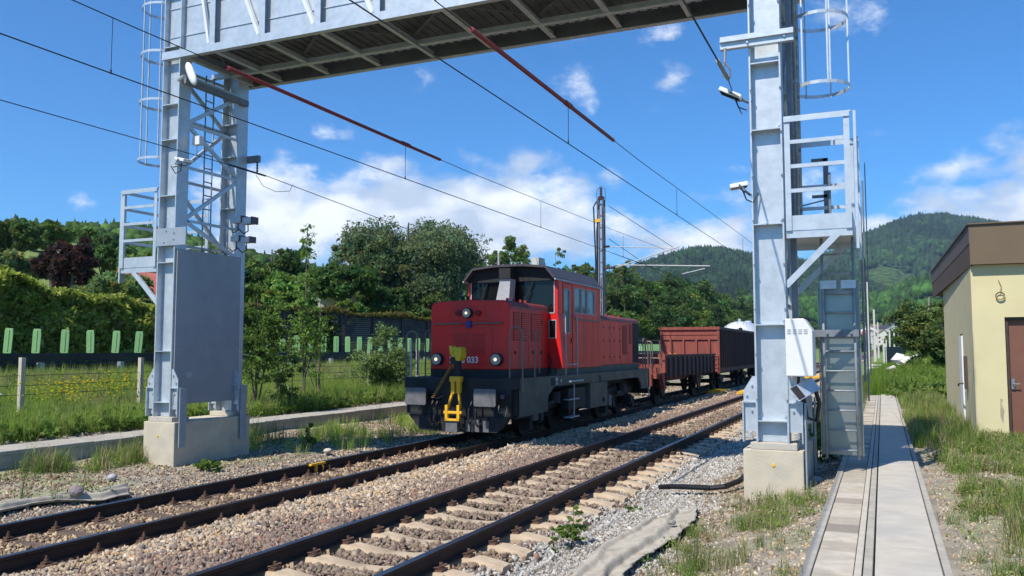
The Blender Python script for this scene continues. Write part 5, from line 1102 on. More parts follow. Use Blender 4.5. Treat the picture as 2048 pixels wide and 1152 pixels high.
# hose, cloth
mb = MB(); z0 = -.02; pts = [P(1320, 974, Z=-.10), P(1345, 973, Z=-.06), P(1380, 974, Z=-.03), P(1420, 976, Z=-.01), P(1450, 973, Z=.02), P(1478, 962, Z=.06), P(1500, 945, Z=.10)]
q = []; 
for i in range(len(pts) - 1):
    for k in range(14): q.append(pts[i].lerp(pts[i + 1], k / 14))
q.append(pts[-1]); vs_ = MB(); N = len(q)
for i in range(0, N - 1): vs_.tube([q[i], q[i].lerp(q[i + 1], .6)], .040, 10); vs_.tube([q[i].lerp(q[i + 1], .6), q[i + 1]], .034, 10)
obj1('corrugated_hose', vs_, M['hose'], 'black corrugated plastic conduit coming out of the ground beside the right foundation', 'conduit', origin=tuple(pts[3]))
def cloth(name, rows, lab, seed, amp=.035, Z0=.02):
    "rows: list of (left px, right px, left py, right py) outline pairs on the ground, refined into a crumpled sheet"
    L_ = [P(a, b_, Z=Z0) for a, b_, c_, d_ in rows]; R2 = [P(c_, d_, Z=Z0) for a, b_, c_, d_ in rows]
    nu, nv = 110, 50; V = []
    for i in range(nu):
        t_ = i / (nu - 1) * (len(rows) - 1); k = min(int(t_), len(rows) - 2); f_ = t_ - k; a = L_[k].lerp(L_[k + 1], f_); b_ = R2[k].lerp(R2[k + 1], f_)
        for j in range(nv):
            s = j / (nv - 1); p = a.lerp(b_, s); V.append((p.x, p.y, 0))
    V = np.array(V); x, y = V[:, 0], V[:, 1]
    s = np.tile(np.linspace(0, 1, nv), nu)
    fold = np.exp(-((s - .62 - .06*np.sin(y*2.2)) / .045) ** 2) * .075 + np.exp(-((s - .42 - .10*np.sin(y*1.6 + 2)) / .03) ** 2) * .045 * smooth01(-y, -9, -7) + np.exp(-((s - .12 - .05*np.sin(y*4 + 1)) / .05) ** 2) * .05 + np.exp(-((s-.98)/.06)**2)*.04
    cr_ = 1 - np.abs(2 * fnoise(x + .5*y, y*.55, .22, seed) - 1); cr2 = 1 - np.abs(2 * fnoise(x*1.3 - .4*y, y*.8, .11, seed + 7) - 1)
    V[:, 2] = H(x, y) + .03 + amp * .35 * cr_ ** 3 + amp * .15 * cr2 ** 2 + .03*(fnoise(x, y, .45, seed+1)-.3) + fold
    V[:, 0] += .05 * (fnoise(y, s, .12, seed + 3) - .5) * np.where((s < .01) | (s > .99), 1.6, .4); V[:, 1] += .06 * (fnoise(x, s, .15, seed + 4) - .5)
    i = np.arange((nu - 1) * nv).reshape(nu - 1, nv)[:, :-1].ravel(); Fq = np.stack([i, i + 1, i + nv + 1, i + nv], 1)
    c = V.mean(0); o = np_mesh(name, V - c, [Fq], M['cloth'], smooth=True); o.location = c; so_ = o.modifiers.new('thick', 'SOLIDIFY'); so_.thickness = .012; tag(o, lab, 'cloth'); return o
cloth('geotextile_cloth', [(1300, 1022, 1392, 1000), (1258, 1040, 1396, 1012), (1205, 1062, 1388, 1034), (1172, 1088, 1366, 1062), (1145, 1116, 1318, 1092), (1140, 1140, 1262, 1122), (1118, 1165, 1236, 1152), (1090, 1210, 1205, 1205)], 'crumpled pale grey geotextile cloth on the gravel right of the near track', 60)
cloth('geotextile_cloth', [(250, 972, 262, 984), (200, 982, 210, 994), (120, 994, 120, 1004), (60, 1004, 60, 1012), (0, 1012, 0, 1026), (-80, 1020, -80, 1044)], 'strip of grey geotextile cloth left of the far track', 70, .02, -.2)

# ------------------------------------------------------------------ shed, right
SH = thing('shed', (3.5, 22, .1), 'pale yellow plastered flat roofed shed beside the walkway', 'building')
x0, y0, x1, y1, zt = 1.645, 18.9, 6.6, 27.1, 3.66
mb = MB()
mb.box((x0, y0 + .25, -.2), (x0 + .25, 21.2, zt)); mb.box((x0, 21.2, 2.35), (x0 + .25, 22.0, zt)); mb.box((x0, 22.0, -.2), (x0 + .25, y1, zt))
mb.box((x0, y0, -.2), (2.20, y0 + .25, zt)); mb.box((2.20, y0, 2.62), (3.4, y0 + .25, zt)); mb.box((3.4, y0, -.2), (x1, y0 + .25, zt)); mb.box((x0 + .25, y1 - .25, -.2), (x1, y1, zt)); mb.box((x1 - .25, y0 + .25, -.2), (x1, y1 - .25, zt))
mb.build('wall', M['plaster'], SH, world=True)
mb = MB(); mb.box((2.26, y0 + .12, .22), (3.34, y0 + .16, 2.56)); d_ = mb.build('door', M['door'], SH, world=True)
mb = MB(); mb.box((2.20, y0 + .06, .2), (2.26, y0 + .2, 2.62)); mb.box((2.26, y0 + .06, 2.56), (3.4, y0 + .2, 2.62)); mb.build('door_frame', mat('dark_door_frame', (.06, .035, .025), .6), d_, world=False); bpy.context.view_layer.update()
d_.children[0].location = (-3.5, -22, -.1)
mb = MB(); mb.box((1.9, 18.35, .05), (3.8, 18.9, .21)); mb.build('door_step', M['conc'], SH, world=True, bevel=.02)
mb = MB(); mb.box((x0 - .03, 21.25, .1), (x0 + .03, 21.95, 2.30)); mb.build('white_door', M['white'], SH, world=True)
mb = MB(); mb.box((x0 - .06, 20.3, 1.15), (x0 - .002, 20.5, 1.85)); mb.tube([(x0 - .05, 20.9, 1.25), (x0 - .14, 20.85, 1.25), (x0 - .14, 20.95, 1.2)], .02, 6); mb.build('wall_box', M['wood'], SH, world=True)
mb = MB(); a = [(1.50, 18.75), (7.0, 18.15), (7.0, 31.6), (1.24, 31.6)]
def slab(mb, poly, z0, z1): n = len(poly); mb.add([(x, y, z0) for x, y in poly] + [(x, y, z1) for x, y in poly], [tuple(range(n - 1, -1, -1)), tuple(range(n, 2*n))] + [(i, (i+1) % n, n + (i+1) % n, n + i) for i in range(n)])
slab(mb, [(1.68, 18.79), (6.95, 18.79), (6.95, 29.9), (1.55, 29.9)], 3.69, 4.37); mb.build('roof_slab', M['wood'], SH, world=True)
mb = MB(); mb.box((1.635, 18.74, 3.66), (7.0, 18.78, 4.45)); 
mb.build('front_fascia', M['fascia'], SH, world=True)
mb = MB(); slab(mb, [(1.63, 18.738), (1.67, 18.738), (1.54, 30.0), (1.50, 30.0)], 4.08, 4.45); mb.build('side_fascia', mat('grey_brown_fascia', (.115, .085, .072), .7, 0, .15, 2), SH, world=True)
mb = MB(); yy = 18.82
while yy < 29.8:
    xx = 1.665 - (yy - 18.75) * .0115; mb.box((xx - .03, yy, 3.62 + random.uniform(0, .02)), (xx + .01, yy + .14, 4.079)); yy += .155
mb.build('side_boards', M['wood'], SH, world=True)
mb = MB(); slab(mb, [(1.60, 18.70), (7.05, 18.70), (7.05, 30.1), (1.47, 30.1)], 4.453, 4.475); mb.build('roof_cap', M['fascia'], SH, world=True)
for i in range(3):
    mb = MB(); c_ = P(2000, 592, Y=18.88); pts = [(c_.x + (.07 + .006*i)*math.cos(t_*.5), 18.87 - .008*i, c_.z + (.065 + .006*i)*math.sin(t_*.5)) for t_ in range(13)]
    if i < 1: mb.tube([(c_.x - .02, 18.88, c_.z + .32), (c_.x + .03, 18.87, c_.z + .18), (c_.x, 18.86, c_.z + .07)], .006, 5)
    mb.tube(pts, .006, 5); mb.build('wire_coil', mat('tan_wire', (.22, .16, .05), .6), SH, world=True)
mb = MB(); mb.prism([(2.10, .55), (2.13, .80), (2.09, .95), (2.12, 1.02), (2.07, 1.04), (2.06, .70)], 1, y0 - .004, y0 + .01); mb.prism([(1.70, .2), (2.19, .2), (2.19, .30), (2.0, .27), (1.85, .33), (1.70, .28)], 1, y0 - .003, y0 + .01); mb.build('bare_render_patches', mat('bare_render', (.36, .31, .23), .95), SH, world=True)
mb = MB(); mb.box((2.28, y0 + .08, 1.22), (2.34, y0 + .12, 1.42)); mb.tube([(2.31, y0 + .08, 1.32), (2.31, y0 + .03, 1.32), (2.42, y0 + .03, 1.32)], .012, 6); mb.build('door_handle', M['galv_dark'], SH, world=True)
gr = thing('drain_grate', (1.85, 15.2, .22), 'rusty drain grate in a concrete frame in the grass by the shed', 'drain grate', rz=.5)
mb = MB(); mb.box((-.32, -.5, -.05), (.32, .5, .02)); mb.build('grate_frame', M['conc'], gr)
mb = MB()
for k in range(9): mb.box((-.24, -.42 + k*.1, .02), (.24, -.37 + k*.1, .04))
mb.build('grate_bars', M['clip'], gr)

# ------------------------------------------------------------------ crash barrier with green anti-glare fins, fence, walls
BX = -24.5
BA = thing('crash_barrier', (BX, 20, 1.0), 'dark steel crash barrier topped by a row of pale green anti glare fins', 'crash barrier')
mb = MB(); mb.prism([(-.08, 1.52), (.0, 1.60), (.08, 1.52), (.03, 1.44), (.08, 1.34), (.0, 1.26), (-.06, 1.40)], 1, 8, 130)
mb.v = [(a + BX, b_, c_) for a, b_, c_ in mb.v]; mb.build('rail_beam', M['guard'], BA, world=True)
mb = MB(); mb.box((BX - .25, 8, 1.62), (BX + .02, 130, 1.88)); mb.box((BX - .14, 8, 1.08), (BX - .1, 130, 1.5)); mb.build('carrier_beam', M['guard'], BA, world=True)
y = 9.42; k = 0
while y < 118 and k < 98:
    mb = MB(); s = 1; mb.prism([(-.13, 0), (-.06, -.04), (.08, -.04), (.12, 0), (.13, .55), (.11, .76), (-.10, .76), (-.13, .70)], 1, -.035, .0); mb.box((-.02, -.05, .05), (.02, -.035, .72))
    o = mb.build('anti_glare_fin', M['fin'], BA, bevel=.02); o.location = (-.10 - 0, y - 20 + random.uniform(-.03, .03), .89); o.rotation_euler = (0, random.uniform(-.03, .06), .55 + random.uniform(-.12, .12)); y += 1.0; k += 1
y = 9.1
pc = 0
while y < 110 and pc < 60:
    mb = MB(); mb.box((BX + .14, y, .3), (BX + .30, y + .16, 1.58)); mb.build('barrier_post', M['strap'], BA, world=True); y += 3.05; pc += 1
def fpost(px, pyt, pyb, lab, X=-17.3):
    b0 = P(px, 760, X=X); zb = P(px, pyb, X=X, ).z; zt_ = P(px, pyt, X=X).z; o = MB(); o.beam((0, 0, -.3), (0, 0, zt_ - zb), .10, .10, (0, 1, 0)); pobj('fence_post', o, M['conc'], (X, b0.y, zb), lab, 'fence post')
fpost(43, 715, 826, 'concrete fence post at the far left of the meadow'); fpost(281, 715, 838, 'concrete fence post just left of the left gantry tower'); fpost(738, 703, 788, 'thin concrete fence post in front of the round bush'); fpost(835, 700, 780, 'concrete fence post left of the locomotive buffers')
fn = thing('wire_fence', (-17.3, 20, .9), 'thin wire mesh strung between the concrete posts', 'fence'); mb = MB()
for z in (1.0, 1.2, 1.42): mb.tube([(-17.3, 6, z), (-17.3, 45, z)], .006, 4)
for i in range(110): mb.tube([(-17.3, 8 + i*.33, .95), (-17.3, 8 + i*.33, 1.42)], .003, 3)
mb.build('mesh_wires', M['cable'], fn, world=True)
NX = -34.0
NW = thing('noise_wall', (NX, 50, 2.5), 'long black slatted noise wall behind the road', 'wall')
y = 20
while y < 150:
    mb = MB(); z = 1.0; zt_ = 4.42 
    while z < zt_ - .05: mb.box((NX - .05, y + .12, z), (NX + .05 + random.uniform(0, .015), y + 3.9, z + .12)); z += .14
    mb.build('wall_panel', M['noise'], NW, world=True); mb = MB(); mb.box((NX - .12, y - .1, .8), (NX + .14, y + .1, zt_ + .06)); mb.build('wall_post', M['guard'], NW, world=True); y += 4
wl = thing('dark_wall', (2, 100, .8), 'dark boarded wall beside the distant masts', 'wall'); mb = MB(); a = P(1770, 720, Y=88); b_ = P(1806, 715, Y=97)
mb.beam((a.x, 88, .6), (b_.x, 100, .6), .15, 3.4); mb.build('wall_panel', M['noise'], wl, world=True); 
mb = MB(); mb.beam((a.x, 88, .8), (a.x, 88.3, .8), .3, 3.6); mb.build('end_post', M['mast'], wl, world=True)

# houses
def house(loc, w_, d_, h, rh, wallm, roofm, lab, rz=0, chim=True, rowz=None):
    r = thing('house', loc, lab, 'house', rz=rz); mb = MB(); mb.box((-w_/2, -d_/2, -3), (w_/2, d_/2, h)); mb.prism([(-w_/2, h), (w_/2, h), (0, h + rh)], 1, -d_/2, d_/2); wl_ = mb.build('wall', M[wallm], r)
    mb = MB(); o_ = .5
    for s in (-1, 1):
        vs = [(0, -d_/2 - o_, h + rh + .15), (0, d_/2 + o_, h + rh + .15), (s*(w_/2 + o_), d_/2 + o_, h - rh*o_/(w_/2) + .12), (s*(w_/2 + o_), -d_/2 - o_, h - rh*o_/(w_/2) + .12)]; vs += [(x, y, z - .18) for x, y, z in vs]
        mb.add(vs, [(0, 1, 2, 3), (7, 6, 5, 4), (0, 4, 5, 1), (1, 5, 6, 2), (2, 6, 7, 3), (3, 7, 4, 0)])
    rf = mb.build('roof', M[roofm], r)
    if chim: mb = MB(); mb.box((.8, 0, h + .5), (1.4, .6, h + rh + .9)); mb.build('chimney', M['render'], rf)
    for (x, z) in ((-w_*.28, h*.3), (w_*.2, h*.3), (-w_*.28, h*.75), (w_*.2, h*.75)):
        mb = MB(); mb.box((x - .5, -d_/2 - .03, z - .6), (x + .5, -d_/2 + .02, z + .5)); wn = mb.build('window', M['glass'], r); mb = MB()
        for s in (-1, 1): mb.box((x + s*.5, -d_/2 - .05, z - .6), (x + s*.85, -d_/2 - .01, z + .5))
        mb.build('shutter', M['dred'] if roofm == 'tile' else M['wood'], wn)
    return r
h1 = P(622, 610, X=-46); house((-47, h1.y + 4, 2.9), 7.5, 9, 3.6, 1.9, 'render', 'tile', 'pale house with red shutters and clay tiled roof among the trees', .6)
h2 = P(316, 590, X=-52); house((-53, h2.y + 1, 2.8), 4.6, 5, 3.6, 2.2, 'render', 'redroof', 'house with a plain red roof glimpsed above the hedge left of the tower', -.9)
rr = np.random.default_rng(9)
for px, py, Y, w_, rf, lab in ((1781, 652, 560, 12, 'roof', 'white house with grey roof below the meadow'), (1746, 655, 600, 14, 'tile', 'large cream house with brown roof in the far village'), (1765, 668, 520, 9, 'tile', 'small house beside the far catenary masts'), (1737, 668, 540, 10, 'redroof', 'red roofed house at the left edge of the far village'), (1905, 668, 620, 12, 'roof', 'house in the far village right of the birch'), (1790, 665, 640, 9, 'redroof', 'small red roofed house under the grey roofed one')):
    p = P(px, py + 12, Y=Y); house((p.x, Y, p.z - 2.5), w_, w_ * .9, 5.0, 3.4, 'render', rf, lab, rr.uniform(-.7, .7), False)
p = P(1848, 728, Y=52); mb = MB()
for i in range(26):
    stonemesh(mb, (rr.normal(0, .75), rr.normal(0, .6), rr.uniform(0, .8)), rr.uniform(.3, .55), 300 + i, .8)
pobj('rubble_pile', mb, mat('white_rubble', (.66, .64, .62), .9, 0, .2, 3), (p.x, 52, p.z - .5), 'pile of white rubble half hidden under the birch', 'rubble pile')
def car(loc, lab, m, rz=0):
    r = thing('car', loc, lab, 'car', rz=rz); mb = MB(); mb.prism([(-2.2, .35), (2.2, .35), (2.2, .85), (1.3, .95), (.7, 1.42), (-1.3, 1.45), (-2.0, .95), (-2.2, .8)], 0, -.85, .85); mb.build('body', m, r, bevel=.08)
    mb = MB(); mb.prism([(1.15, .95), (.65, 1.36), (-1.2, 1.38), (-1.8, .95)], 0, -.865, .865); mb.build('side_windows', M['glass'], r)
    for y in (-1.4, 1.4):
        for s in (-1, 1): mb = MB(); mb.cyl((s*.78, y, .33), .33, 0, .2, 16); mb.build('wheel', M['black'], r)
CARW = mat('car_white', (.7, .7, .7), .3, 0, .02); CARS = mat('car_silver', (.4, .42, .44), .3, .5, .02); CARB = mat('car_blue', (.05, .09, .2), .3, .3, .02)
for px, m_, lab in ((1288, CARW, 'white car on the road seen between locomotive and gondola'), (1312, CARS, 'silver car on the road beside the white one')):
    p = P(px, 690, X=-30); car((-30, p.y, 1.09), lab, m_)

# ------------------------------------------------------------------ vegetation
def leafquads(c, n_each, rad, ls, g, up=.3, flat=.8):
    "leaf quads around clump centres c (k,3); rad (k,)"
    k = len(c); n = k * n_each; cc = np.repeat(c, n_each, 0); rr = np.repeat(rad, n_each)
    d = g.normal(size=(n, 3)); d /= np.linalg.norm(d, axis=1)[:, None]; r = rr * g.random(n) ** .45
    p = cc + d * r[:, None] * np.array([1, 1, flat]); a = g.normal(size=(n, 3)); a[:, 2] -= up; a /= np.linalg.norm(a, axis=1)[:, None]
    b = np.cross(a, g.normal(size=(n, 3))); b /= np.linalg.norm(b, axis=1)[:, None]; s = ls * g.uniform(.55, 1.4, n)[:, None] * np.repeat(g.uniform(.65, 1.35, k), n_each)[:, None]
    V = np.stack([p - a * s, p + b * s * .45, p + a * s, p - b * s * .45], 1).reshape(-1, 3); return V, np.arange(n * 4).reshape(n, 4)
GRN = [(.050, .095, .018), (.042, .085, .020), (.065, .115, .022), (.036, .070, .020)]
def crownmesh(name, h, w_, z0, col, nclump, nleaf, ls, seed, shape='round', colj=.25):
    g = np.random.default_rng(seed); zc = (z0 + h) / 2; hh = (h - z0) / 2
    # a few big lobes, clumps on and inside them
    nl = 11 if shape != 'col' else 9; lobes = []
    for i in range(nl):
        a = g.uniform(0, 6.28); t_ = g.uniform(-.75, .8) if i else 0; rad = math.sqrt(max(0, 1 - t_ * t_)) * .48
        if shape == 'cone': rad = .5 * (1 - t_) / 2
        lobes.append((w_/2*rad*math.cos(a)*1.3, w_/2*rad*math.sin(a)*1.3, zc + hh * t_ * .72, g.uniform(.22, .55) * w_/2 * (1 if shape != 'cone' else (1.3 - t_)/1.6)))
    lobes = np.array(lobes); li = g.integers(0, nl, nclump); d = g.normal(size=(nclump, 3)); d /= np.linalg.norm(d, axis=1)[:, None]
    c = lobes[li, :3] + d * (lobes[li, 3] * g.uniform(.5, 1.12, nclump))[:, None] * np.array([1, 1, min(1.4, hh / (w_/2) * .9)])
    c[:, 2] = np.clip(c[:, 2], z0 * .9, h * 1.02)
    cr = w_ * g.uniform(.035, .11, nclump)
    V, Fq = leafquads(c, nleaf, cr, ls, g)
    pc = np.array(col) * g.uniform(1 - colj, 1 + colj, (nclump, 1)) * np.array([1, 1, 1]) * (1 + np.array([.14, 0, -.1]) * g.normal(size=(nclump, 1)))
    lc = np.repeat(pc, nleaf, 0) * g.uniform(.75, 1.3, (nclump * nleaf, 1)); cl = np.clip(np.repeat(lc, 4, 0) * 1.25, .003, 1)
    return V, Fq, cl, c
TREEMESH = {}
def tree(loc, h, w_, z0, col, lab, seed=1, nclump=150, nleaf=60, ls=.22, shape='round', trunk=.2, group=None, name='tree', rz=0, barkm='bark', key=None, cat='tree', colj=.25, limbs=14):
    r = thing(name, loc, lab, cat, group, rz)
    key = key or (h, w_, seed)
    if key not in TREEMESH:
        V, Fq, cl, c = crownmesh('crown', h, w_, z0, col, nclump, nleaf, ls, seed, shape, colj); o = np_mesh('crown', V, [Fq], M['leaf'], cl, r); g = np.random.default_rng(seed + 5)
        mb = MB(); mb.tube([(0, 0, -.8), (w_*.01, 0, h*.25), (-w_*.02, w_*.01, h*.55), (0, 0, h*.9)], trunk, 8, r2=trunk*.15)
        for i in g.choice(len(c), min(limbs, len(c)), replace=False):
            e = Vector(c[i]); z = min(max(z0 * .7, e.z - w_*.35), h*.8); st = Vector((0, 0, z)); mb.tube([st, st.lerp(e, .5) + Vector((0, 0, -.03*w_)), e], trunk*.35, 5, r2=trunk*.06)
        t_ = mb.build('trunk', M[barkm], r); TREEMESH[key] = (o.data, t_.data)
    else:
        a, b_ = TREEMESH[key]; link('crown', a, r); link('trunk', b_, r)
    return r
def at(px, X=None, Y=None): p = P(px, 700, X=X, Y=Y); return p.x, p.y
def treepx(px, pyt, pyb, wpx, X, col, lab, zb=None, **k):
    "tree whose trunk stands at lateral X, seen at px, its top at pyt"
    x, y = at(px, X=X); zb = float(H(x, y)) if zb is None else zb; zt_ = P(px, pyt, X=X).z; dep = math.hypot(x, y); w_ = wpx * (y * math.cos(YAW) - x * math.sin(YAW)) / F_PX
    zlow = P(px, pyb, X=X).z - zb; return tree((x, y, zb), zt_ - zb, w_, max(zlow, .15), col, lab, **k)
OLIVE = (.125, .165, .078); DK = (.09, .14, .04); MID = (.135, .22, .045); LT = (.12, .18, .035); YL = (.15, .18, .035); PURP = (.060, .032, .028)
# big grey green willow, and its neighbours behind the noise wall
treepx(815, 418, 640, 300, -44, OLIVE, 'tall spreading grey green tree in front of the cloud', seed=11, nclump=1100, nleaf=85, ls=.17, trunk=.5)
treepx(872, 452, 630, 150, -47, (.105, .145, .06), 'right shoulder tree of the big grey green clump', seed=12, nclump=260, nleaf=60, ls=.22, trunk=.4)
treepx(742, 466, 630, 160, -46, (.10, .145, .060), 'grey green tree forming the left shoulder of the clump', seed=13, nclump=260, nleaf=60, ls=.22, trunk=.4)
treepx(688, 520, 645, 130, -42, (.062, .12, .03), 'rounded bright green tree left of the big grey green one', seed=14, nclump=220, nleaf=70, ls=.20, trunk=.3)
treepx(770, 570, 650, 110, -40, (.058, .105, .03), 'low dark green tree in front of the big willow', seed=15, nclump=160, nleaf=60, ls=.2)
treepx(850, 590, 660, 110, -40, DK, 'dark low tree under the right side of the willow', seed=16, nclump=160, nleaf=60, ls=.2)
treepx(910, 575, 660, 90, -41, (.06, .11, .03), 'small green tree just left of the cab', seed=17, nclump=140, nleaf=60, ls=.2)
treepx(700, 600, 655, 70, -37, MID, 'bush like tree right of the pale house', seed=18, nclump=90, nleaf=60, ls=.18)
treepx(655, 500, 640, 40, -60, DK, 'narrow dark tree behind the pale house', seed=19, nclump=80, nleaf=60, ls=.25, shape='col')
treepx(540, 478, 650, 150, -42, (.066, .11, .034), 'broad green tree immediately right of the left tower', seed=20, nclump=300, nleaf=60, ls=.2, trunk=.3)
treepx(575, 540, 655, 120, -38, MID, 'green tree half behind the tall ash', seed=21, nclump=180, nleaf=60, ls=.19)
treepx(480, 500, 650, 120, -44, MID, 'green tree partly hidden by the left tower', seed=22, nclump=180, nleaf=60, ls=.2)
treepx(1015, 455, 600, 85, -55, (.125, .19, .055), 'light green birch above the cab roof', seed=23, nclump=150, nleaf=60, ls=.25, shape='col', barkm='birch')
treepx(1055, 480, 600, 60, -57, (.12, .17, .05), 'narrow light green tree right of the birch', seed=24, nclump=110, nleaf=60, ls=.25, shape='col')
treepx(1112, 492, 600, 65, -58, (.11, .16, .05), 'sparse bushy crown behind the cab roof', seed=25, nclump=70, nleaf=50, ls=.25)
treepx(960, 520, 610, 80, -48, MID, 'green tree behind the left edge of the cab', seed=26, nclump=150, nleaf=60, ls=.22)
treepx(1165, 520, 600, 70, -46, (.11, .16, .05), 'thin whitish green tree left of the lattice mast', seed=27, nclump=110, nleaf=60, ls=.22, barkm='birch')
treepx(1245, 512, 620, 80, -40, (.10, .15, .045), 'tree with bare pale limbs right of the lattice mast', seed=28, nclump=110, nleaf=60, ls=.2, barkm='birch', limbs=30)
# green row behind the wagons
rowp = [(1200, 540, -38), (1235, 560, -34), (1275, 540, -38), (1310, 545, -42), (1345, 540, -40), (1380, 548, -44), (1415, 572, -42), (1300, 585, -30), (1250, 600, -30), (1345, 600, -32), (1390, 610, -34), (1425, 605, -36)]
for i, (px, pyt, X) in enumerate(rowp):
    x, y = at(px, X=X); p = P(px, pyt, X=X); k = i % 4; hgt = p.z - 1.5; r = tree((x, y, 1.5), [12, 12.5, 13, 11.5][k], [10, 11, 9.5, 11][k], 1.0, [(.095, .155, .035), (.075, .125, .036), (.115, .175, .04), (.06, .105, .032)][k], 'leafy deciduous tree in the dense green row behind the wagons', seed=40 + k, key='row%d' % k, nclump=230, nleaf=70, ls=.26, trunk=.3, group='trees of the green row behind the wagons', rz=i * 1.3); s = hgt / [12, 12.5, 13, 11.5][k]; r.scale = (max(s, .75), max(s, .75), s)
for i, (px, pyt, X) in enumerate([(1440, 590, -55), (1470, 585, -60), (1495, 595, -58), (1520, 600, -60), (1450, 625, -40), (1480, 630, -40), (1505, 630, -40), (1640, 640, -30), (1665, 650, -25)]):
    x, y = at(px, X=X); p = P(px, pyt, X=X); k = i % 4; hb = [12, 12.5, 13, 11.5][k]; r = tree((x, y, .3), hb, 11, 1.0, MID, 'distant rounded tree beyond the gondola wagon', seed=40 + k, key='row%d' % k, group='rounded trees beyond the gondola', rz=i * 1.7); s = (p.z - .3) / hb; r.scale = (s, s, s)
# slope trees at the left
for i, (px, pyt, pyb, wpx, X, col, lab) in enumerate([
    (20, 442, 540, 110, -85, (.085, .13, .035), 'dark round tree at the left edge of the picture'), (88, 446, 520, 95, -95, (.10, .165, .036), 'round green tree second from the left on the slope'),
    (200, 456, 560, 110, -72, (.075, .135, .034), 'dark dense tree right of the purple one'), (98, 500, 560, 70, -66, PURP, 'left one of two purple leaved trees on the slope'), (140, 474, 590, 90, -60, PURP, 'taller purple leaved tree on the slope'),
    (275, 500, 600, 130, -62, (.095, .17, .036), 'green tree behind the left platform'), (235, 540, 620, 110, -52, (.14, .20, .06), 'pale green bush right of the purple tree'), (190, 555, 610, 90, -52, (.15, .20, .065), 'pale green rounded shrub below the dark tree'),
    (30, 500, 560, 110, -72, (.17, .22, .08), 'hazy light green shrub on the left slope'), (420, 500, 640, 130, -48, MID, 'green tree behind the left tower lacing'), (340, 520, 620, 120, -55, (.06, .1, .03), 'tree just behind the left tower front column')]):
    treepx(px, pyt, pyb, wpx, X, col, lab, seed=60 + i, nclump=200, nleaf=60, ls=.26, trunk=.3, name='shrub' if 'shrub' in lab or 'bush' in lab else 'tree', cat='shrub' if 'shrub' in lab or 'bush' in lab else 'tree')
# birch by the shed
x, y = 2.6, 44; 
treepx(1862, 572, 735, 150, 2.3, (.105, .15, .042), 'drooping green birch left of the shed', zb=1.0, seed=80, nclump=330, nleaf=90, ls=.085, trunk=.16, barkm='birch', limbs=40)
treepx(1905, 600, 760, 110, 2.9, (.085, .125, .036), 'darker bushy tree between birch and shed', zb=.9, seed=81, nclump=220, nleaf=80, ls=.085, trunk=.12)
for i, (px, pyt, Y) in enumerate([(1700, 660, 260), (1715, 668, 300), (1800, 655, 330), (1820, 650, 300), (1840, 655, 280), (1870, 648, 320), (1900, 645, 300), (1815, 672, 220), (1845, 675, 200), (1760, 690, 420), (1690, 672, 210), (1720, 676, 380), (1780, 676, 420)]):
    x, y = at(px, Y=Y); p = P(px, pyt, Y=Y); k = i % 4; hb = [12, 12.5, 13, 11.5][k]; r = tree((x, y, 0), hb, 11, 1, MID, 'far rounded tree in the valley beyond the grass', seed=40 + k, key='row%d' % k, group='far trees in the valley', rz=i * 2.1); s = p.z / hb; r.scale = (s * 1.3, s * 1.3, s)
# saplings in front
def sapling(px, pyb, pyt, X, lab, stems, w_, seed, ls=.055, n=26, col=(.15, .24, .045), clumps=130, name='sapling', low=.25, lean=.08):
    x, y = at(px, X=X); zb = float(H(x, y)); zt_ = P(px, pyt, X=X).z; h = zt_ - zb; r = thing(name, (x, y, zb), lab, 'sapling' if name == 'sapling' else 'bush'); g = np.random.default_rng(seed)
    mb = MB(); tips = []
    for s in range(stems):
        a = g.uniform(0, 6.28); hs = h * (1 if s == 0 else g.uniform(.45, .8)); ex = w_ * .3 * math.cos(a) * (s > 0); ey = w_ * .3 * math.sin(a) * (s > 0); bx = g.uniform(-.12, .12); by = g.uniform(-.12, .12)
        pts = [Vector((bx, by, -.1)), Vector((bx + ex*.25, by + ey*.25, hs*.35)), Vector((bx + ex*.6, by + ey*.6, hs*.7)), Vector((bx + ex, by + ey, hs))]; mb.tube(pts, (.028 if s else .04) * min(1, h / 3), 6, r2=.008 * min(1, h / 2))
        for k in range(int(clumps / stems)):
            t_ = g.uniform(low, 1.0) ** .8; i0 = min(int(t_ * 3), 2); p = pts[i0].lerp(pts[i0 + 1], t_ * 3 - i0); rad = w_ * .42 * (1.08 - t_) * g.uniform(.3, 1.1) + .05; b_ = g.uniform(0, 6.28); e = p + Vector((math.cos(b_) * rad, math.sin(b_) * rad, rad * .35)); mb.tube([p, e], .006 * min(1, h / 1.5), 4, r2=.002); tips.append(e); tips.append(p.lerp(e, .6))
    mb.build('trunk', M['bark'], r); c = np.array([tuple(t_) for t_ in tips]); V, Fq = leafquads(c, n, np.full(len(c), w_ * .085), ls, g, flat=.5); cl = np.repeat(np.repeat(np.array(col) * g.uniform(.7, 1.35, (len(c), 1)), n, 0), 4, 0); np_mesh('crown', V, [Fq], M['leaf'], cl, r); return r
sapling(606, 805, 455, -16.6, 'tall slender ash sapling right of the left tower', 3, 2.3, 5, clumps=110, n=9, low=.32, col=(.17, .28, .05))
sapling(560, 812, 590, -16.2, 'shorter ash sapling left of the tall one', 3, 2.4, 6, clumps=42, n=8, low=.4, col=(.18, .29, .05))
sapling(505, 818, 560, -15.9, 'dark leafy sapling touching the right side of the left tower', 4, 2.3, 7, clumps=150, n=13, low=.2, col=(.12, .20, .04))
sapling(635, 800, 600, -17.0, 'small bushy sapling right of the tall ash', 3, 1.9, 8, clumps=24, n=8, low=.3, col=(.17, .27, .05))
sapling(585, 806, 720, -15.6, 'low dark shoots at the foot of the ash', 4, 1.6, 18, clumps=26, n=14, low=.1, col=(.06, .11, .028), name='bush')
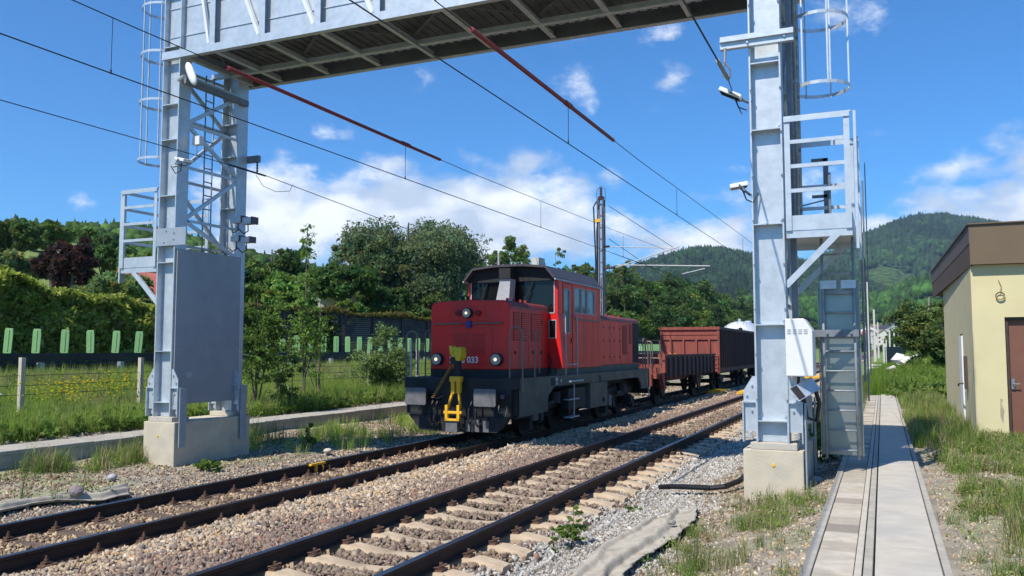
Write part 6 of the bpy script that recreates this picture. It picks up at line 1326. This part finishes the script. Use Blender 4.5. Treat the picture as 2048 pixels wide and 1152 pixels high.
sapling(772, 795, 650, -16.8, 'round leafy bush behind the fence post', 6, 3.1, 9, clumps=230, n=17, low=.1, name='bush', col=(.17, .25, .08))
sapling(1642, 905, 800, -.95, 'narrow weed bush between the right foundation and the ladder', 6, .42, 31, clumps=90, n=26, ls=.028, low=.05, name='bush')
sapling(1280, 1060, 1030, -3.15, 'small green weed beside the near track', 4, .30, 32, clumps=30, n=20, ls=.02, low=.05, name='bush')
sapling(1137, 1062, 1020, -3.3, 'leafy green weed growing at a sleeper end', 5, .30, 33, clumps=40, n=20, ls=.022, low=.05, name='bush')
sapling(418, 948, 922, -11.4, 'green weed in front of the left foundation', 5, .45, 34, clumps=40, n=20, ls=.03, low=.05, name='bush')
sapling(616, 905, 850, -11.6, 'upright green weed right of the left foundation', 3, .35, 35, clumps=30, n=20, ls=.03, low=.05, name='bush')
# hedge: clipped, taller towards the left, ivy running on over the wall
def hedge(name, segs, X0, X1, lab, cat, seed, n, ls, pal, zb=1.0):
    g = np.random.default_rng(seed); ys_ = np.array([s[0] for s in segs]); zs_ = np.array([s[1] for s in segs]); y = g.uniform(ys_[0], ys_[-1], n); top = np.interp(y, ys_, zs_) + .55 * (fnoise(y, y*0, 1.3, seed) - .5) + .3*(fnoise(y, y*0, .5, seed+1) - .5)
    u = g.random(n); face = u < .68; z = np.where(face, zb + (top - zb) * g.random(n) ** .8, top - .1 * g.random(n)); x = np.where(face, X1 + .45 * (fnoise(y, z, .8, seed + 2) - .5) * 2 + .3*(fnoise(y, z, .3, seed+3)-.5), g.uniform(X0, X1, n))
    x = x - g.random(n) ** 2 * .5; x -= .9 * smooth01(z, top - 1.0, top) * face * g.random(n)
    c = np.stack([x, y, z], 1); V, Fq = leafquads(c, 4, np.full(n, ls * 1.8), ls, g, up=.2); pc = colr(n, pal, g, .25); np_ = np.repeat(np.repeat(pc, 4, 0), 4, 0)
    r = thing(name, ((X0 + X1) / 2, float(ys_.mean()), zb), lab, cat); L0 = np.array(r.location); np_mesh('foliage', V - L0, [Fq], M['leaf'], np_, r)
    mb = MB(); pts = [(a, b_ - .55) for a, b_ in zip(ys_, zs_)]
    for i in range(len(pts) - 1):
        (ya, za), (yb, zb_) = pts[i], pts[i + 1]; vs = [(X0, ya, zb - .5), (X1 - .45, ya, zb - .5), (X1 - .55, ya, za), (X0, ya, za), (X0, yb, zb - .5), (X1 - .45, yb, zb - .5), (X1 - .55, yb, zb_), (X0, yb, zb_)]; mb.add(vs, [(0, 1, 2, 3), (7, 6, 5, 4), (1, 5, 6, 2), (3, 2, 6, 7)])
    mb.build('inner_twigs', mat('hedge_twigs', (.035, .045, .018), .95), r, world=True); return r
HG = [((.38, .44, .065), 3), ((.27, .34, .05), 3), ((.16, .22, .04), 2), ((.45, .47, .12), 1), ((.42, .38, .16), .6)]
def hz(px, py, X): p = P(px, py, X=X); return (p.y, p.z)
hedge('hedge', [(12, 7.2), hz(0, 540, -32.6), hz(100, 570, -32.6), hz(200, 592, -32.6), hz(320, 614, -32.6)], -35.2, -32.6, 'long clipped yellow green hedge falling towards the left tower', 'hedge', 91, 26000, .13, HG)
IV = [((.09, .14, .03), 3), ((.13, .19, .035), 2), ((.20, .24, .05), 1), ((.22, .15, .06), .4)]
hedge('ivy', [hz(320, 612, -33.4), hz(420, 612, -33.4), hz(500, 616, -33.4), hz(560, 618, -33.4)], -34.6, -33.4, 'dark ivy covering the noise wall right of the left tower', 'ivy', 95, 9000, .12, IV)
hedge('ivy', [hz(600, 622, -33.6), hz(640, 624, -33.6), hz(672, 628, -33.6)], -34.4, -33.6, 'ivy curtain hanging on the noise wall behind the tall ash', 'ivy', 99, 3500, .12, IV)
g = np.random.default_rng(5); n = 3500; y = g.uniform(36, 75, n); c = np.stack([g.uniform(-34.3, -33.75, n), y, 4.45 + g.uniform(0, .35, n) * (1 - smooth01(y, 50, 75)) * fnoise(y, y * 0, 1.5, 3) * 1.6], 1); V, Fq = leafquads(c, 4, np.full(n, .15), .10, g)
o = np_mesh('wall_top_growth', V, [Fq], M['leaf'], np.repeat(colr(n, [((.17, .13, .04), 2), ((.12, .15, .03), 3), ((.17, .09, .035), .8)], g, .2), 16, 0)); tag(o, 'reddish and yellow green growth along the top of the noise wall', 'plants', kind='stuff')

# grasses
def grassproto(nb, h, w_, spread, seed, bend=.35, seedhead=False):
    g = np.random.default_rng(seed); V = []; Fq = []; Ft = []
    for i in range(nb):
        a = g.uniform(0, 6.28); x, y = g.normal(0, spread, 2); hh = h * g.uniform(.5, 1.15); b_ = bend * hh * g.uniform(.2, 1.2); dx, dy = math.cos(a), math.sin(a); px, py = -dy * w_ / 2, dx * w_ / 2; o = len(V)
        V += [(x - px, y - py, -.02), (x + px, y + py, -.02), (x + dx*b_*.35 + px*.8, y + dy*b_*.35 + py*.8, hh*.6), (x + dx*b_*.35 - px*.8, y + dy*b_*.35 - py*.8, hh*.6), (x + dx*b_, y + dy*b_, hh)]
        Fq.append((o, o+1, o+2, o+3)); Ft.append((o+3, o+2, o+4))
    return np.array(V), [np.array(Fq), np.array(Ft)]
def field(name, n, x0, x1, y0, y1, protos, pal, lab, seed, keep=None, s0=1.0, pw=1.0, grow=0.0):
    g = np.random.default_rng(seed); x = g.uniform(x0, x1, n); y = y0 + (y1 - y0) * g.random(n) ** pw
    if keep is not None: k = keep(x, y, g.random(n)); x, y = x[k], y[k]
    n = len(x); z = H(x, y); s = s0 * g.uniform(.6, 1.35, n) * (1 + grow * np.clip((y - y0) / (y1 - y0), 0, 1))
    c = colr(n, pal(x, y, g) if callable(pal) else pal, g, .2) if not callable(pal) else pal(x, y, g)
    return scatter(name, protos, np.stack([x, y, z], 1), s, rotm(n, g, .08), c, M['leaf'], lab, 'grass', rng=g)
GP = [grassproto(18, .45, .009, .07, s) for s in range(5)]; GT = [grassproto(14, .75, .009, .07, 20 + s, .2) for s in range(4)]; GS = [grassproto(22, .16, .012, .05, 30 + s, .8) for s in range(4)]; GN = [grassproto(14, .13, .0045, .035, 130 + s, .7) for s in range(5)]; GM = [grassproto(16, .30, .006, .04, 140 + s, .5) for s in range(5)]; BL = []
for s in range(4):
    g = np.random.default_rng(70 + s); c = g.normal(0, 1, (26, 3)) * np.array([.09, .09, .05]) + np.array([0, 0, .10]); V, Fq = leafquads(c, 2, np.full(26, .03), .035, g); BL.append((V, [Fq]))
BS = []
for s in range(4):
    g = np.random.default_rng(90 + s); c = g.normal(0, 1, (22, 3)) * np.array([.045, .045, .03]) + np.array([0, 0, .045]); V, Fq = leafquads(c, 2, np.full(22, .012), .013, g); BS.append((V, [Fq]))
GG = [((.33, .45, .075), 4), ((.26, .38, .06), 3), ((.40, .47, .11), 2), ((.50, .46, .20), 1.2), ((.20, .30, .06), 1)]
RG = [((.20, .29, .055), 4), ((.15, .23, .05), 3), ((.44, .39, .20), 2.4), ((.30, .33, .12), 1.5), ((.34, .27, .15), .8)]
def mead(x, y, g):
    n = len(x); a = colr(n, GG, g, .2); b_ = colr(n, [((.44, .32, .20), 2), ((.44, .40, .20), 2), ((.30, .34, .10), 2)], g, .2); m_ = (fnoise(x, y, 2.2, 44) > .60)[:, None] & (g.random((n, 1)) < .6); return np.where(m_, b_, a)
field('meadow_grass', 34000, -23.95, -15.0, 5, 70, GT, mead, 'tall mixed meadow grass between trough and crash barrier', 1, s0=.62, pw=1.25, grow=.2)
field('meadow_grass', 12000, -23.9, -15.0, 5, 45, GP, GG, 'lower green grass filling the meadow', 2, s0=.75, pw=1.2)
field('weeds', 9000, -24.0, -15.0, 6, 40, BL, [((.15, .24, .045), 3), ((.11, .19, .04), 3), ((.19, .27, .06), 1)], 'leafy weeds in the meadow', 3, s0=1.4)
# yellow and white flower heads
def flowers(n, x0, x1, y0, y1, z, colr_, r, lab, seed, thr=.5, cen=None):
    g = np.random.default_rng(seed); x = g.uniform(x0, x1, n); y = g.uniform(y0, y1, n)
    if cen: x = np.concatenate([g.normal(a, c_, n // len(cen)) for a, b_, c_ in cen]); y = np.concatenate([g.normal(b_, c_, n // len(cen)) for a, b_, c_ in cen])
    else: k = fnoise(x, y, 1.6, seed) > thr; x, y = x[k], y[k]
    n = len(x); v, f = ico(); pr = (v * np.array([1, 1, .35]), [f]); scatter('wild_flowers', [pr], np.stack([x, y, H(x, y) + z * g.uniform(.7, 1.2, n)], 1), r * g.uniform(.5, 1.4, n), rotm(n, g, .2), np.tile(np.array(colr_), (n, 1)) * g.uniform(.8, 1.1, (n, 1)), M['leaf'], lab, 'flowers', rng=g)
def xyp(px, py, X): p = P(px, py, X=X); return p.x, p.y
a = xyp(180, 765, -17.6); b_ = xyp(225, 755, -18.2); c_ = xyp(120, 790, -16.5)
flowers(420, 0, 0, 0, 0, .85, (.62, .55, .03), .030, 'yellow flowering weeds in the meadow left of the tower', 4, cen=[(a[0], a[1], .5), (b_[0], b_[1], .45), (c_[0], c_[1], .4)])
flowers(500, -24, -15, 8, 40, .7, (.62, .55, .05), .018, 'scattered small yellow meadow flowers', 5, .6)
flowers(240, -23, -15, 8, 36, .75, (.72, .72, .68), .035, 'scattered white umbel flowers in the meadow', 6, .62)
field('weeds', 2200, -15.2, -10.8, 5, 45, BS + GN + GM, [((.10, .17, .03), 3), ((.07, .13, .03), 2), ((.22, .22, .09), 1)], 'patchy weeds on the rubble around the left foundation', 7, s0=1.5, keep=lambda x, y, u: (fnoise(x, y, 1.1, 55) > .58) & ((x < -14.75) | (x > -13.75)))
field('grass_tufts', 1500, -13.7, -12.7, 5, 13, GM + GN + BS, RG, 'green tufts against the left cable trough', 8, s0=1.25, keep=lambda x, y, u: u < smooth01(fnoise(x, y, .8, 56) * .7 + fnoise(x, y, .25, 66) * .3 - .3 * smooth01(x, -13.4, -12.7), .38, .6))
field('grass_tufts', 1800, -13.7, -10.9, 14.2, 30, GM, GG, 'green tufts on the rubble right of the left foundation', 9, s0=1.0, keep=lambda x, y, u: u < smooth01(fnoise(x, y, .9, 57) * .7 + fnoise(x, y, .25, 67) * .3, .5, .72))
# right side
def rkeep(x, y, u):
    f = fnoise(x, y, 1.3, 5) * .45 + fnoise(x + .3*y, y, .45, 6) * .3 + fnoise(x, y - .4*x, .16, 7) * .25
    return u < smooth01(f + .09 * smooth01(x, 1.2, 2.3) - .08 * (1 - smooth01(x, .5, 1.1)), .49, .66)
def rkeep_old(x, y, u): return (fnoise(x, y, 1.1, 5) * .6 + fnoise(x, y, .35, 6) * .4 + .10 * smooth01(x, 1.3, 2.4) > .52)
field('grass_tufts', 9000, .50, 3.4, 5.5, 20, GN + GN + BS, RG, 'patchy short grass and weeds right of the walkway', 10, s0=1.0, keep=rkeep, pw=1.1, grow=.6)
field('grass_tufts', 2200, .65, 2.6, 5.5, 13, GM, RG, 'taller grass at the lower right corner', 11, s0=1.1, keep=lambda x, y, u: (x > .70 + (y - 5.5) * .10) & (fnoise(x, y, .5, 59) > .62))
field('meadow_grass', 15000, -.6, 6, 34, 75, GT, [((.20, .31, .045), 4), ((.15, .25, .035), 3), ((.26, .32, .08), 1)], 'dense tall grass on the mound past the walkway', 12, s0=.95, keep=lambda x, y, u: ((x > .6) | (y > 36)) & (u < .35 + .9 * fnoise(x, y, 2.5, 77)))
field('weeds', 4200, .2, 6, 33, 62, BL, [((.17, .27, .05), 3), ((.12, .19, .04), 3), ((.30, .34, .12), 1.5)], 'leafy weeds on the mound past the walkway', 20, s0=2.4, keep=lambda x, y, u: (x > .6) | (y > 36))
field('grass_tufts', 3800, .5, 1.7, 17, 36, GM + GN, RG, 'grass between the walkway and the shed wall', 13, s0=1.1, keep=lambda x, y, u: (fnoise(x, y, 1.2, 63) > .45) | (y > 28))
field('grass_tufts', 2500, -1.8, -.6, 18, 60, GP, [((.20, .21, .07), 3), ((.13, .18, .04), 3)], 'dry and green grass between track and walkway', 14, s0=.75)
field('grass_tufts', 1500, -2.1, -.66, 5.3, 11.9, GN + BS, RG, 'weeds between the gravel and the cable trough', 15, s0=1.0, keep=lambda x, y, u: u < smooth01(fnoise(x, y, .6, 61) * .65 + fnoise(x, y, .2, 68) * .35, .42, .68))
field('grass_tufts', 420, -1.9, -.75, 6.5, 11.5, GM, [((.30, .28, .13), 2), ((.15, .2, .05), 3)], 'thin straw coloured stalks in front of the right foundation', 16, s0=.75, keep=lambda x, y, u: u < smooth01(fnoise(x, y, .5, 62), .45, .8))
flowers(260, .7, 2.6, 6, 11, .3, (.60, .50, .04), .010, 'tiny yellow flowers in the grass at the lower right', 17, .45)
flowers(60, -1.9, -.8, 6, 11, .3, (.60, .50, .04), .009, 'tiny yellow flowers before the right foundation', 18, .5)

# ------------------------------------------------------------------ haze
hz_ = MB(); hz_.box((-7000, -400, -12), (7000, 7000, 610)); hzm = bpy.data.materials.new('valley_haze'); hzm.use_nodes = True; t = hzm.node_tree; t.nodes.clear()
o_ = node(t, 'ShaderNodeOutputMaterial'); v_ = node(t, 'ShaderNodeVolumePrincipled'); v_.inputs['Color'].default_value = (.62, .78, 1, 1); v_.inputs['Density'].default_value = .00009; v_.inputs['Anisotropy'].default_value = .2
t.links.new(v_.outputs[0], o_.inputs['Volume']); tag(hz_.build('haze', hzm), 'faint blue haze in the valley air', 'haze', kind='stuff')
